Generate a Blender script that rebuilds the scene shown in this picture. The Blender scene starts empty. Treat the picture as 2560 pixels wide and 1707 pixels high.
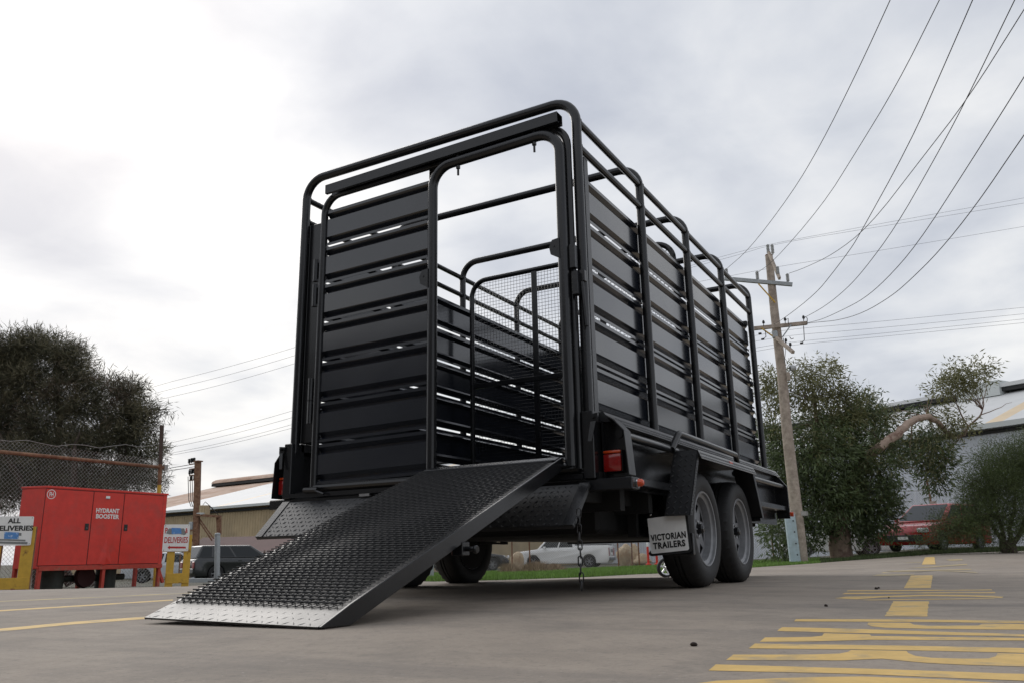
import bpy, bmesh, math, random
import numpy as np
from mathutils import Vector, Matrix

sc = bpy.context.scene
R = math.radians
COL = sc.collection

# ------------------------------------------------------------------ camera
CP = Vector((2.541847, -3.589732, 0.197))
YAW, PIT, ROL, FPX = 0.509847, 0.254490, -0.019530, 2047.172
_f = Vector((-math.sin(YAW)*math.cos(PIT), math.cos(YAW)*math.cos(PIT), math.sin(PIT)))
_r0 = Vector((math.cos(YAW), math.sin(YAW), 0)); _u0 = _r0.cross(_f)
_r = _r0*math.cos(ROL)+_u0*math.sin(ROL); _u = -_r0*math.sin(ROL)+_u0*math.cos(ROL)
cd = bpy.data.cameras.new('camera'); cam = bpy.data.objects.new('camera', cd); COL.objects.link(cam)
cam.matrix_world = Matrix(((_r.x, _u.x, -_f.x, CP.x), (_r.y, _u.y, -_f.y, CP.y), (_r.z, _u.z, -_f.z, CP.z), (0, 0, 0, 1)))
cd.sensor_width = 36; cd.sensor_fit = 'HORIZONTAL'; cd.lens = FPX*36/2560
cd.clip_start = 0.02; cd.clip_end = 6000
sc.camera = cam

# ------------------------------------------------------------------ light
SUN_AZ, SUN_EL = YAW+R(32), R(34)          # left of straight ahead, behind thin cloud
SD = Vector((-math.sin(SUN_AZ)*math.cos(SUN_EL), math.cos(SUN_AZ)*math.cos(SUN_EL), math.sin(SUN_EL)))
sl = bpy.data.lights.new('sun', 'SUN'); sl.energy = 1.15; sl.angle = R(40); sl.color = (1.0, 0.96, 0.91)
so = bpy.data.objects.new('sun', sl); COL.objects.link(so)
so.rotation_euler = SD.to_track_quat('Z', 'Y').to_euler()

w = bpy.data.worlds.new('World'); sc.world = w; w.use_nodes = True
nt = w.node_tree; nt.nodes.clear()
def N(t, **k):
    n = nt.nodes.new(t)
    for a, b in k.items():
        if a.startswith('i_'): n.inputs[a[2:].replace('_', ' ')].default_value = b
        else: setattr(n, a, b)
    return n
def LK(a, b): nt.links.new(a, b)
def MATH(op, a, b=None, c=None, clamp=False):
    n = nt.nodes.new('ShaderNodeMath'); n.operation = op; n.use_clamp = clamp
    for i, x in enumerate((a, b, c)):
        if x is None: continue
        if isinstance(x, (int, float)): n.inputs[i].default_value = x
        else: nt.links.new(x, n.inputs[i])
    return n.outputs[0]
tc = N('ShaderNodeTexCoord'); sep = N('ShaderNodeSeparateXYZ'); LK(tc.outputs['Generated'], sep.inputs[0])
zz = MATH('ADD', MATH('MAXIMUM', sep.outputs[2], 0.0), 0.22)
cmb = N('ShaderNodeCombineXYZ'); LK(MATH('DIVIDE', sep.outputs[0], zz), cmb.inputs[0]); LK(MATH('DIVIDE', sep.outputs[1], zz), cmb.inputs[1])
n1 = N('ShaderNodeTexNoise'); n1.inputs['Scale'].default_value = 2.7; n1.inputs['Detail'].default_value = 10; n1.inputs['Roughness'].default_value = .5; n1.inputs['Distortion'].default_value = .25
n2 = N('ShaderNodeTexNoise'); n2.inputs['Scale'].default_value = 1.0; n2.inputs['Detail'].default_value = 3; n2.inputs['Roughness'].default_value = .45
mp = N('ShaderNodeMapping'); mp.inputs['Location'].default_value = (3.1, 1.7, 0.4); LK(cmb.outputs[0], mp.inputs[0])
LK(mp.outputs[0], n1.inputs['Vector']); LK(mp.outputs[0], n2.inputs['Vector'])
cl = MATH('ADD', MATH('MULTIPLY', n1.outputs['Fac'], .55), MATH('MULTIPLY', n2.outputs['Fac'], .45))
cl = MATH('MULTIPLY_ADD', MATH('SUBTRACT', cl, .5), 3.8, .53, clamp=True)
ramp = N('ShaderNodeValToRGB'); LK(cl, ramp.inputs[0])
ramp.color_ramp.elements[0].color = (5.35, 5.7, 6.5, 1); ramp.color_ramp.elements[0].position = .04
em_ = ramp.color_ramp.elements.new(.5); em_.color = (7.25, 7.5, 8.0, 1)
ramp.color_ramp.elements[2].color = (9.6, 9.6, 9.6, 1); ramp.color_ramp.elements[2].position = .98
sky = N('ShaderNodeTexSky'); sky.sky_type = 'NISHITA'; sky.sun_disc = False
sky.sun_elevation = SUN_EL; sky.sun_rotation = -SUN_AZ; sky.air_density = 1.2; sky.dust_density = 3.0
mx = N('ShaderNodeMix', data_type='RGBA'); mx.inputs[0].default_value = 0.08
LK(ramp.outputs[0], mx.inputs[6]); LK(sky.outputs[0], mx.inputs[7])
# thin cloud glows round the hidden sun
vd = N('ShaderNodeVectorMath', operation='DOT_PRODUCT'); LK(tc.outputs['Generated'], vd.inputs[0]); vd.inputs[1].default_value = SD
g0 = MATH('MAXIMUM', vd.outputs['Value'], 0.0)
glow = MATH('ADD', MATH('MULTIPLY', MATH('POWER', g0, 5.0), 0.05), MATH('MULTIPLY', MATH('POWER', g0, 18.0), 0.09))
gm = MATH('ADD', 1.0, glow)
sm = N('ShaderNodeVectorMath', operation='SCALE'); LK(mx.outputs[2], sm.inputs[0]); LK(gm, sm.inputs['Scale'])
bg = N('ShaderNodeBackground'); bg.inputs[1].default_value = 0.1; LK(sm.outputs[0], bg.inputs[0])
wo = N('ShaderNodeOutputWorld'); LK(bg.outputs[0], wo.inputs[0])

sc.view_settings.view_transform = 'Standard'; sc.view_settings.look = 'None'
sc.view_settings.exposure = 0.0; sc.view_settings.gamma = 1.0; sc.view_settings.use_curve_mapping = False

# ------------------------------------------------------------------ geometry of the place: survey helpers
FW = Vector((-math.sin(YAW), math.cos(YAW), 0)); RT = Vector((math.cos(YAW), math.sin(YAW), 0))
def RAY(px, py): return _f+_r*((px-1280)/FPX)-_u*((py-853.5)/FPX)
def GP(px, py, D):
    d = RAY(px, py); return CP+d*(D/d.dot(FW))
def AZ(px, py, z):
    d = RAY(px, py); return CP+d*((z-CP.z)/d.z)
def VP(A, B, px, py):
    n = Vector((B.y-A.y, A.x-B.x, 0)); d = RAY(px, py); return CP+d*((A-CP).dot(n)/d.dot(n))
def UD(u, D, z=0):
    p = Vector((CP.x, CP.y, 0))+RT*u+FW*D; p.z = z; return p
def sst(x): x = min(1, max(0, x)); return x*x*(3-2*x)
def gz(x, y):
    dx, dy = x-CP.x, y-CP.y
    u = dx*RT.x+dy*RT.y; D = dx*FW.x+dy*FW.y
    if D < 1: return 0.0
    th = u/max(D, 1)
    z = -0.125*sst((D-6.2)/5.5) - 0.055*sst((D-8)/4)*sst((-th-.15)/.3)
    k = float(np.interp(th, (-.6, -.35, .08, .35, .5, .8), (.021, .021, .0118, .003, -.010, -.012)))
    return z - k*max(0, min(D, 55)-13)
def gzp(p): return gz(p.x, p.y)
def onground(px, py, D):
    p = GP(px, py, D); p.z = gzp(p); return p
def GR(px, py):
    """point where the sight line meets the ground"""
    d = RAY(px, py); lo, hi = 0.5, 300.0
    for _ in range(50):
        m = (lo+hi)/2; q = CP+d*m
        if q.z > gzp(q): lo = m
        else: hi = m
    return CP+d*lo

# ------------------------------------------------------------------ materials
MATS = {}
def mat(name, col, rough=.6, metal=0.0, var=0.0, vscale=8.0, bump=0.0, bscale=60.0, spec=.5, coat=0.0, col2=None, fac=(.4, .65), island=0.0, rvar=0.0, coord='Object', trans=0.0):
    m = bpy.data.materials.new(name); m.use_nodes = True; t = m.node_tree; b = t.nodes['Principled BSDF']
    b.inputs['Roughness'].default_value = rough; b.inputs['Metallic'].default_value = metal
    b.inputs['Specular IOR Level'].default_value = spec; b.inputs['Coat Weight'].default_value = coat; b.inputs['Coat Roughness'].default_value = .12
    b.inputs['Base Color'].default_value = (*col, 1)
    def nn(ty): return t.nodes.new(ty)
    tcn = nn('ShaderNodeTexCoord')
    out = None
    if col2 is not None or var > 0 or island > 0:
        rgb = nn('ShaderNodeRGB'); rgb.outputs[0].default_value = (*col, 1); out = rgb.outputs[0]
    if col2 is not None:
        no = nn('ShaderNodeTexNoise'); no.inputs['Scale'].default_value = vscale; no.inputs['Detail'].default_value = 8; no.inputs['Roughness'].default_value = .62
        t.links.new(tcn.outputs[coord], no.inputs['Vector'])
        mr = nn('ShaderNodeMapRange'); mr.inputs[1].default_value = fac[0]; mr.inputs[2].default_value = fac[1]; t.links.new(no.outputs['Fac'], mr.inputs[0])
        mi = nn('ShaderNodeMix'); mi.data_type = 'RGBA'; t.links.new(mr.outputs[0], mi.inputs[0]); t.links.new(out, mi.inputs[6]); mi.inputs[7].default_value = (*col2, 1)
        out = mi.outputs[2]
    if var > 0:
        no = nn('ShaderNodeTexNoise'); no.inputs['Scale'].default_value = vscale*2.3; no.inputs['Detail'].default_value = 6; no.inputs['Roughness'].default_value = .65
        t.links.new(tcn.outputs[coord], no.inputs['Vector'])
        mr = nn('ShaderNodeMapRange'); mr.inputs[1].default_value = .25; mr.inputs[2].default_value = .75; mr.inputs[3].default_value = 1-var; mr.inputs[4].default_value = 1+var; t.links.new(no.outputs['Fac'], mr.inputs[0])
        vm = nn('ShaderNodeVectorMath'); vm.operation = 'SCALE'; t.links.new(out, vm.inputs[0]); t.links.new(mr.outputs[0], vm.inputs['Scale']); out = vm.outputs[0]
    if island > 0:
        ge = nn('ShaderNodeNewGeometry'); mr = nn('ShaderNodeMapRange'); mr.inputs[3].default_value = 1-island; mr.inputs[4].default_value = 1+island
        t.links.new(ge.outputs['Random Per Island'], mr.inputs[0])
        vm = nn('ShaderNodeVectorMath'); vm.operation = 'SCALE'; t.links.new(out, vm.inputs[0]); t.links.new(mr.outputs[0], vm.inputs['Scale']); out = vm.outputs[0]
    if out is not None: t.links.new(out, b.inputs['Base Color'])
    if rvar > 0:
        no = nn('ShaderNodeTexNoise'); no.inputs['Scale'].default_value = vscale*.8; no.inputs['Detail'].default_value = 5; t.links.new(tcn.outputs[coord], no.inputs['Vector'])
        mr = nn('ShaderNodeMapRange'); mr.inputs[1].default_value = .3; mr.inputs[2].default_value = .7; mr.inputs[3].default_value = max(.02, rough-rvar); mr.inputs[4].default_value = min(1, rough+rvar)
        t.links.new(no.outputs['Fac'], mr.inputs[0]); t.links.new(mr.outputs[0], b.inputs['Roughness'])
    if bump > 0:
        no = nn('ShaderNodeTexNoise'); no.inputs['Scale'].default_value = bscale; no.inputs['Detail'].default_value = 4; t.links.new(tcn.outputs[coord], no.inputs['Vector'])
        bp = nn('ShaderNodeBump'); bp.inputs['Strength'].default_value = bump; bp.inputs['Distance'].default_value = .01
        t.links.new(no.outputs['Fac'], bp.inputs['Height']); t.links.new(bp.outputs[0], b.inputs['Normal'])
    if trans > 0:
        b.inputs['Transmission Weight'].default_value = trans; b.inputs['IOR'].default_value = 1.45
    MATS[name] = m; return m

BLK = mat('black_satin_paint', (.010, .0105, .012), .24, var=.25, vscale=3, bump=.035, bscale=90, rvar=.05)
BLKS = mat('black_slat_paint', (.0105, .0130, .019), .19, var=.2, vscale=2, bump=.012, bscale=40, rvar=.05, coat=.3, spec=.8)  # slight blue in the base colour stands for reflected sky
TRD = mat('black_tread_paint', (.016, .0165, .018), .32, var=.3, vscale=4, bump=.05, bscale=120, rvar=.07)
UND = mat('underbody_black', (.006, .006, .006), .75, var=.4, vscale=6, bump=.1)
RUB = mat('tyre_rubber', (.011, .011, .0115), .66, var=.3, vscale=14, bump=.12, bscale=150)
RIM = mat('grey_rim_paint', (.22, .225, .235), .36, metal=.25, var=.15, vscale=12, bump=.03)
DARK = mat('dark_void', (.006, .006, .006), .8)
CHR = mat('bright_zinc', (.6, .61, .62), .22, metal=1.0, var=.15, vscale=20)
GRYP = mat('grey_plastic', (.12, .13, .14), .45, var=.2)
REDL = mat('red_lens', (.26, .004, .003), .12, coat=.4, spec=.6, var=.25, vscale=60)
ORGL = mat('orange_lens', (.55, .055, .006), .14, coat=.4, spec=.6, var=.2, vscale=60)
WHTP = mat('white_flap_panel', (.84, .84, .82), .42, var=.08, vscale=7, col2=(.7, .69, .66), fac=(.55, .75))
def ripple(m, sc_, st):
    t = m.node_tree; b = t.nodes['Principled BSDF']; tcn = t.nodes.new('ShaderNodeTexCoord'); no = t.nodes.new('ShaderNodeTexNoise'); no.inputs['Scale'].default_value = sc_; no.inputs['Detail'].default_value = 1
    bp = t.nodes.new('ShaderNodeBump'); bp.inputs['Strength'].default_value = st; bp.inputs['Distance'].default_value = .02
    t.links.new(tcn.outputs['Object'], no.inputs['Vector']); t.links.new(no.outputs['Fac'], bp.inputs['Height'])
    old = b.inputs['Normal'].links[0].from_node; t.links.new(bp.outputs[0], old.inputs['Normal'])
ripple(BLKS, 2.6, .10); ripple(BLK, 5, .05)
INK = mat('black_lettering', (.012, .012, .012), .5)
STEELCH = mat('chain_steel', (.05, .05, .052), .35, metal=.8, var=.3, vscale=60)
MESHP = mat('black_mesh_paint', (.015, .0155, .017), .5, var=.3, vscale=20, spec=.4)
CON = None

# ------------------------------------------------------------------ mesh building
class MB:
    def __init__(s): s.v = []; s.f = []
    def add(s, vs, fs):
        o = len(s.v); s.v += [tuple(a) for a in vs]; s.f += [tuple(i+o for i in f) for f in fs]; return s
    def box(s, c, d, M=None):
        hx, hy, hz = d[0]/2, d[1]/2, d[2]/2; vs = []
        for z in (-hz, hz):
            for x, y in ((-hx, -hy), (hx, -hy), (hx, hy), (-hx, hy)):
                p = Vector((x, y, z))
                if M is not None: p = M @ p
                vs.append(p+Vector(c))
        return s.add(vs, [(3, 2, 1, 0), (4, 5, 6, 7), (0, 1, 5, 4), (1, 2, 6, 5), (2, 3, 7, 6), (3, 0, 4, 7)])
    def span(s, a, b): # box between two corners
        return s.box([(a[i]+b[i])/2 for i in range(3)], [abs(a[i]-b[i]) for i in range(3)])
    def bar(s, a, b, wd, ht, up=(0, 0, 1)): # box bar from a to b
        a, b = Vector(a), Vector(b); d = (b-a); L = d.length; d = d/L; up = Vector(up)
        x = d.cross(up)
        if x.length < 1e-4: x = d.cross(Vector((1, 0, 0)))
        x.normalize(); z = x.cross(d)
        M = Matrix((x, d, z)).transposed()
        return s.box((a+b)/2, (wd, L, ht), M)
    def tube(s, path, r, n=10, closed=False, caps=True):
        P = [Vector(p) for p in path]; m = len(P)
        rs = r if isinstance(r, (list, tuple)) else [r]*m
        T = []
        for i in range(m):
            if closed: t = P[(i+1) % m]-P[i-1]
            else: t = P[min(i+1, m-1)]-P[max(i-1, 0)]
            T.append(t.normalized())
        a = Vector((0, 0, 1)) if abs(T[0].z) < .9 else Vector((1, 0, 0))
        x = T[0].cross(a).normalized(); vs = []
        for i in range(m):
            x = (x-T[i]*x.dot(T[i])).normalized(); y = T[i].cross(x)
            k = 1.0
            if not closed and 0 < i < m-1:
                c = (P[i]-P[i-1]).normalized().dot(T[i]); k = 1/max(c, .5)
            for j in range(n):
                an = 2*math.pi*j/n; vs.append(P[i]+(x*math.cos(an)+y*math.sin(an))*rs[i])
        fs = []
        for i in range(m if closed else m-1):
            for j in range(n):
                i2 = (i+1) % m; fs.append((i*n+j, i*n+(j+1) % n, i2*n+(j+1) % n, i2*n+j))
        if caps and not closed: fs += [tuple(range(n-1, -1, -1)), tuple((m-1)*n+j for j in range(n))]
        return s.add(vs, fs)
    def prism(s, poly, vec): # planar 3d polygon extruded by vec
        n = len(poly); vec = Vector(vec)
        vs = [Vector(p) for p in poly]+[Vector(p)+vec for p in poly]
        return s.add(vs, [tuple(range(n-1, -1, -1)), tuple(range(n, 2*n))]+[(i, (i+1) % n, n+(i+1) % n, n+i) for i in range(n)])
    def lathe(s, prof, o, ax, n=24, closed=False):
        o = Vector(o); ax = Vector(ax).normalized()
        a = Vector((0, 0, 1)) if abs(ax.z) < .9 else Vector((1, 0, 0))
        x = ax.cross(a).normalized(); y = ax.cross(x); vs = []
        for (r, h) in prof:
            for j in range(n):
                an = 2*math.pi*j/n; vs.append(o+ax*h+(x*math.cos(an)+y*math.sin(an))*r)
        m = len(prof); fs = []
        for i in range(m if closed else m-1):
            for j in range(n):
                i2 = (i+1) % m; fs.append((i*n+j, i*n+(j+1) % n, i2*n+(j+1) % n, i2*n+j))
        return s.add(vs, fs)
    def xform(s, M): s.v = [tuple(M @ Vector(p)) for p in s.v]; return s
    def build(s, name, m, parent=None, bevel=0, smooth=True, ang=35, seg=1, kind=None):
        me = bpy.data.meshes.new(name); me.from_pydata(s.v, [], s.f)
        bm = bmesh.new(); bm.from_mesh(me); bmesh.ops.recalc_face_normals(bm, faces=bm.faces)
        if bevel:
            es = [e for e in bm.edges if len(e.link_faces) == 2 and e.calc_face_angle(0) > R(30)]
            bmesh.ops.bevel(bm, geom=es, offset=bevel, segments=seg, affect='EDGES', profile=.5, clamp_overlap=True)
        bm.to_mesh(me); bm.free(); me.update()
        return link(name, me, m, parent, smooth, ang, kind)
def link(name, me, m, parent=None, smooth=True, ang=35, kind=None):
    if smooth:
        me.polygons.foreach_set('use_smooth', [True]*len(me.polygons)); me.set_sharp_from_angle(angle=R(ang))
    o = bpy.data.objects.new(name, me); COL.objects.link(o)
    for q in (m if isinstance(m, (list, tuple)) else [m]): me.materials.append(q)
    if parent is not None: o.parent = parent
    if kind: o['kind'] = kind
    return o
def thing(name, label, cat, loc=(0, 0, 0), rz=0.0, group=None):
    o = bpy.data.objects.new(name, None); COL.objects.link(o); o.location = loc; o.rotation_euler = (0, 0, rz); o.empty_display_size = .2
    return tag(o, label, cat, group)
def tag(o, label, cat, group=None):
    o['label'] = label; o['category'] = cat
    if group: o['group'] = group
    return o
def fil(pts, r, n=6):
    P = [Vector(p) for p in pts]; out = [P[0]]
    for i in range(1, len(P)-1):
        a = (P[i-1]-P[i]); b = (P[i+1]-P[i]); la, lb = a.length, b.length; a /= la; b /= lb
        th = a.angle(b); d = min(r/math.tan(th/2), la*.49, lb*.49); rr = d*math.tan(th/2)
        c = P[i]+(a+b).normalized()*(rr/math.sin(th/2)); s0 = P[i]+a*d-c; s1 = P[i]+b*d-c
        tot = s0.angle(s1); ax = s0.cross(s1).normalized()
        for k in range(n+1): out.append(c+Matrix.Rotation(tot*k/n, 3, ax) @ s0)
    out.append(P[-1]); return out
def textmesh(body, h, xs=1.0, bold=0.0, ext=.001, spacing=1.0):
    """flat lettering in local xz plane facing -y, centred, cap height h"""
    c = bpy.data.curves.new('lettering', 'FONT'); c.body = body; c.size = h/.73; c.offset = bold; c.extrude = ext; c.align_x = 'CENTER'; c.align_y = 'CENTER'; c.resolution_u = 3; c.space_character = spacing
    o = bpy.data.objects.new('lettering', c); COL.objects.link(o); dg = bpy.context.evaluated_depsgraph_get(); me = bpy.data.meshes.new_from_object(o.evaluated_get(dg))
    bpy.data.objects.remove(o); bpy.data.curves.remove(c)
    mb = MB(); vs = [Vector((v.co.x*xs, -v.co.z, v.co.y)) for v in me.vertices]
    mn = min(v.z for v in vs); mxz = max(v.z for v in vs); cx = (min(v.x for v in vs)+max(v.x for v in vs))/2
    vs = [Vector((v.x-cx, v.y, v.z-(mn+mxz)/2)) for v in vs]
    mb.add(vs, [tuple(p.vertices) for p in me.polygons]); bpy.data.meshes.remove(me); return mb
def copytree(o, parent=None):
    c = o.copy(); COL.objects.link(c); c.parent = parent
    for ch in list(o.children): copytree(ch, c)
    return c

# ================================================================== GROUND
def concrete_mat():
    m = bpy.data.materials.new('concrete'); m.use_nodes = True; t = m.node_tree; b = t.nodes['Principled BSDF']; L = t.links.new
    def nn(ty, **k):
        n = t.nodes.new(ty)
        for a, v in k.items(): n.inputs[a].default_value = v
        return n
    tcn = nn('ShaderNodeTexCoord'); P = tcn.outputs['Object']
    def noise(sc_, de=6, ro=.6, vec=P):
        n = nn('ShaderNodeTexNoise', Scale=sc_, Detail=de, Roughness=ro); L(vec, n.inputs['Vector']); return n.outputs['Fac']
    def rng(x, a, b_, c, d):
        n = nn('ShaderNodeMapRange'); L(x, n.inputs[0])
        for i, v in enumerate((a, b_, c, d)): n.inputs[i+1].default_value = v
        return n.outputs[0]
    def mixc(f, a, b_):
        n = t.nodes.new('ShaderNodeMix'); n.data_type = 'RGBA'; L(f, n.inputs[0])
        for i, q in ((6, a), (7, b_)):
            if isinstance(q, tuple): n.inputs[i].default_value = (*q, 1)
            else: L(q, n.inputs[i])
        return n.outputs[2]
    c = mixc(rng(noise(.55, 5), .35, .65, 0, 1), (.300, .252, .205), (.365, .312, .258))
    c = mixc(rng(noise(2.6, 9, .7), .46, .68, 0, .75), c, (.205, .180, .155))           # worn grey scuffs
    mpn = nn('ShaderNodeMapping'); mpn.inputs['Scale'].default_value = (.35, 2.2, 1); mpn.inputs['Rotation'].default_value = (0, 0, R(20)); L(P, mpn.inputs[0])
    c = mixc(rng(noise(1.4, 8, .65, mpn.outputs[0]), .52, .70, 0, .65), c, (.185, .165, .147))   # drag and tyre marks
    c = mixc(rng(noise(11, 8, .72), .52, .70, 0, .42), c, (.17, .152, .135))            # blotches
    c = mixc(rng(noise(42, 6, .7), .54, .70, 0, .55), c, (.15, .135, .12))              # dark aggregate
    c = mixc(rng(noise(140, 3, .6), .58, .72, 0, .7), c, (.14, .13, .12))
    c = mixc(rng(noise(70, 4, .6), .62, .74, 0, .55), c, (.52, .48, .43))               # pale grit
    vo = nn('ShaderNodeTexVoronoi', Scale=9.0); L(P, vo.inputs['Vector'])
    c = mixc(rng(vo.outputs['Distance'], .022, .03, .75, 0), c, (.06, .055, .05))       # specks of dirt
    L(c, b.inputs['Base Color']); b.inputs['Roughness'].default_value = .82; b.inputs['Specular IOR Level'].default_value = .3
    bp = nn('ShaderNodeBump', Strength=.35, Distance=.004); L(noise(130, 6, .7), bp.inputs['Height']); L(bp.outputs[0], b.inputs['Normal'])
    return m
CON = concrete_mat()
DIRT = mat('dirt_ground', (.10, .085, .068), .95, var=.35, vscale=1.2, col2=(.055, .065, .03), fac=(.42, .6), bump=.4, bscale=20, coord='Object')
GRS = mat('grass_soil', (.075, .13, .028), .95, var=.4, vscale=2.0, col2=(.09, .10, .04), bump=.5, bscale=30)
BLADE = mat('grass_blades', (.13, .235, .035), .7, island=.45, var=.3, vscale=.4)
YEL = mat('yellow_road_paint', (.68, .455, .15), .7, var=.16, vscale=7, col2=(.36, .29, .19), fac=(.52, .68), bump=.1, bscale=120)
YELF = mat('faded_yellow_paint', (.47, .36, .17), .75, var=.2, vscale=4, col2=(.30, .26, .20), fac=(.42, .66))

def polar(name, m, rmin, radii_fn, nphi, dz, kind='structure'):
    vs, fs = [], []; rows = None
    for i in range(nphi):
        ph = -math.pi+2*math.pi*i/nphi; rr = radii_fn(ph); rows = len(rr)
        for r in rr:
            p = UD(r*math.sin(ph), r*math.cos(ph)); vs.append((p.x, p.y, gz(p.x, p.y)+dz))
    for i in range(nphi):
        i2 = (i+1) % nphi
        for j in range(rows-1): fs.append((i*rows+j, i2*rows+j, i2*rows+j+1, i*rows+j+1))
    me = bpy.data.meshes.new(name); me.from_pydata(vs, [], fs); me.validate()
    o = link(name, me, m, ang=180); o['kind'] = kind; return o
# edge of the concrete as seen round the yard: bearing (pixel column) -> distance
EDG = [(-900, 10.8), (-400, 11.2), (0, 11.75), (90, 11.9), (250, 12.75), (400, 13.6), (480, 14.6), (760, 15), (990, 12.4), (1085, 11.2), (1250, 11.3), (1445, 12), (1635, 13.6), (1780, 16.5), (1890, 19), (2010, 22.0), (2560, 27), (3000, 30)]
_th = [math.atan((q[0]-1280)/FPX/.968) for q in EDG]; _ed = [q[1]/math.cos(a) for q, a in zip(EDG, _th)]
def edge_r(ph):
    if abs(ph) > 1.2: return 26.0
    if ph < _th[0]: return float(np.interp(ph, (-1.2, _th[0]), (26, _ed[0])))
    if ph > _th[-1]: return float(np.interp(ph, (_th[-1], 1.2), (_ed[-1], 26)))
    return float(np.interp(ph, _th, _ed))
polar('ground', DIRT, .1, lambda ph: [.01, 2, 4, 6, 7, 8, 9, 10, 11, 12, 13, 14.5, 16, 18, 20, 23, 26, 30, 35, 40, 46, 52, 58, 70, 120, 400, 1500, 3500], 240, -.012)
YARD = polar('concrete_yard', CON, .1, lambda ph: [.005]+[edge_r(ph)*q/70 for q in range(1, 71)], 400, 0.0)
def inyard(p):
    d = p-CP; u, D = d.dot(RT), d.dot(FW); ph = math.atan2(u, D); return math.hypot(u, D) < edge_r(ph)
# grass verge sheet beyond the yard
def grass_sheet(name, c0, c1, d0off, d1, n=40):
    vs, fs = [], []; mrow = 10
    for i in range(n+1):
        px = c0+(c1-c0)*i/n; ph = math.atan((px-1280)/FPX/.968); e = edge_r(ph)*math.cos(ph)
        for j in range(mrow+1):
            D = e+d0off+(d1-e-d0off)*(j/mrow); p = UD(D*math.tan(ph), D); vs.append((p.x, p.y, gz(p.x, p.y)+.002))
    for i in range(n):
        for j in range(mrow): a = i*(mrow+1)+j; fs.append((a, a+mrow+1, a+mrow+2, a+1))
    me = bpy.data.meshes.new(name); me.from_pydata(vs, [], fs); o = link(name, me, GRS, ang=180); o['kind'] = 'structure'; return o
grass_sheet('grass_verge', 1030, 2100, .0, 34)
def blades(name, label, n, c0, c1, depth, hmin, hmax, seed, m, d1=None, pw=1.6):
    rg = np.random.default_rng(seed); vs = np.zeros((n, 3, 3), np.float32)
    for i in range(n):
        px = rg.uniform(c0, c1); ph = math.atan((px-1280)/FPX/.968); e = edge_r(ph)*math.cos(ph)
        D = e+.02+depth*rg.random()**pw; p = UD(D*math.tan(ph), D); z = gz(p.x, p.y)
        h = rg.uniform(hmin, hmax); a = rg.uniform(0, 6.28); wd = .0045*(D/12)
        dx, dy = math.cos(a)*wd, math.sin(a)*wd; lx, ly = rg.normal(0, .35, 2)*h
        vs[i] = ((p.x-dx, p.y-dy, z-.005), (p.x+dx, p.y+dy, z-.005), (p.x+lx, p.y+ly, z+h))
    me = bpy.data.meshes.new(name); me.from_pydata(vs.reshape(-1, 3).tolist(), [], [(3*i, 3*i+1, 3*i+2) for i in range(n)])
    o = link(name, me, m, smooth=False, kind='stuff'); o['label'] = label; o['category'] = 'grass'; return o
blades('grass', 'short bright green grass on the verge behind the trailer', 52000, 1030, 1990, 20, .025, .07, 3, BLADE)
DRYG = mat('olive_grass_blades', (.05, .075, .02), .8, island=.5, var=.3, vscale=.4)
blades('grass', 'dark sparse grass under the gum tree and bush', 26000, 1990, 2700, 9, .03, .10, 5, DRYG)

# painted markings
def paint(name, m, pix, dz=.004, lab=None):
    pts = []; src = [GR(*q) for q in pix]; rj = random.Random(len(src)*7+int(pix[0][0]))
    for a, b in zip(src, src[1:]+src[:1]):
        L = (b-a).length; k = max(1, min(40, int(L/.05))); dn = Vector((b.y-a.y, a.x-b.x, 0)).normalized()
        for i in range(k): pts.append(a.lerp(b, i/k)+(dn*rj.uniform(-.0022, .0022) if i else Vector()))
    n = len(pts)
    vs = [(p.x, p.y, gzp(p)+dz) for p in pts]
    me = bpy.data.meshes.new(name); me.from_pydata(vs, [], [tuple(range(n))])
    bm = bmesh.new(); bm.from_mesh(me); bmesh.ops.triangulate(bm, faces=bm.faces); bmesh.ops.recalc_face_normals(bm, faces=bm.faces)
    for _ in range(4):
        es = [e for e in bm.edges if e.calc_length() > .35]
        if es: bmesh.ops.subdivide_edges(bm, edges=es, cuts=1); bmesh.ops.triangulate(bm, faces=bm.faces)
    for v in bm.verts: v.co.z = gz(v.co.x, v.co.y)+.0006+.0034*sst(((v.co-CP).dot(FW)-5)/3)
    for f in bm.faces:
        if f.normal.z < 0: f.normal_flip()
    bm.to_mesh(me); bm.free()
    o = link(name, me, m, YARD, smooth=False); return o
def zp(L): return [(1700+.36565*x, 1300+.36565*y) for x, y in L]
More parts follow.
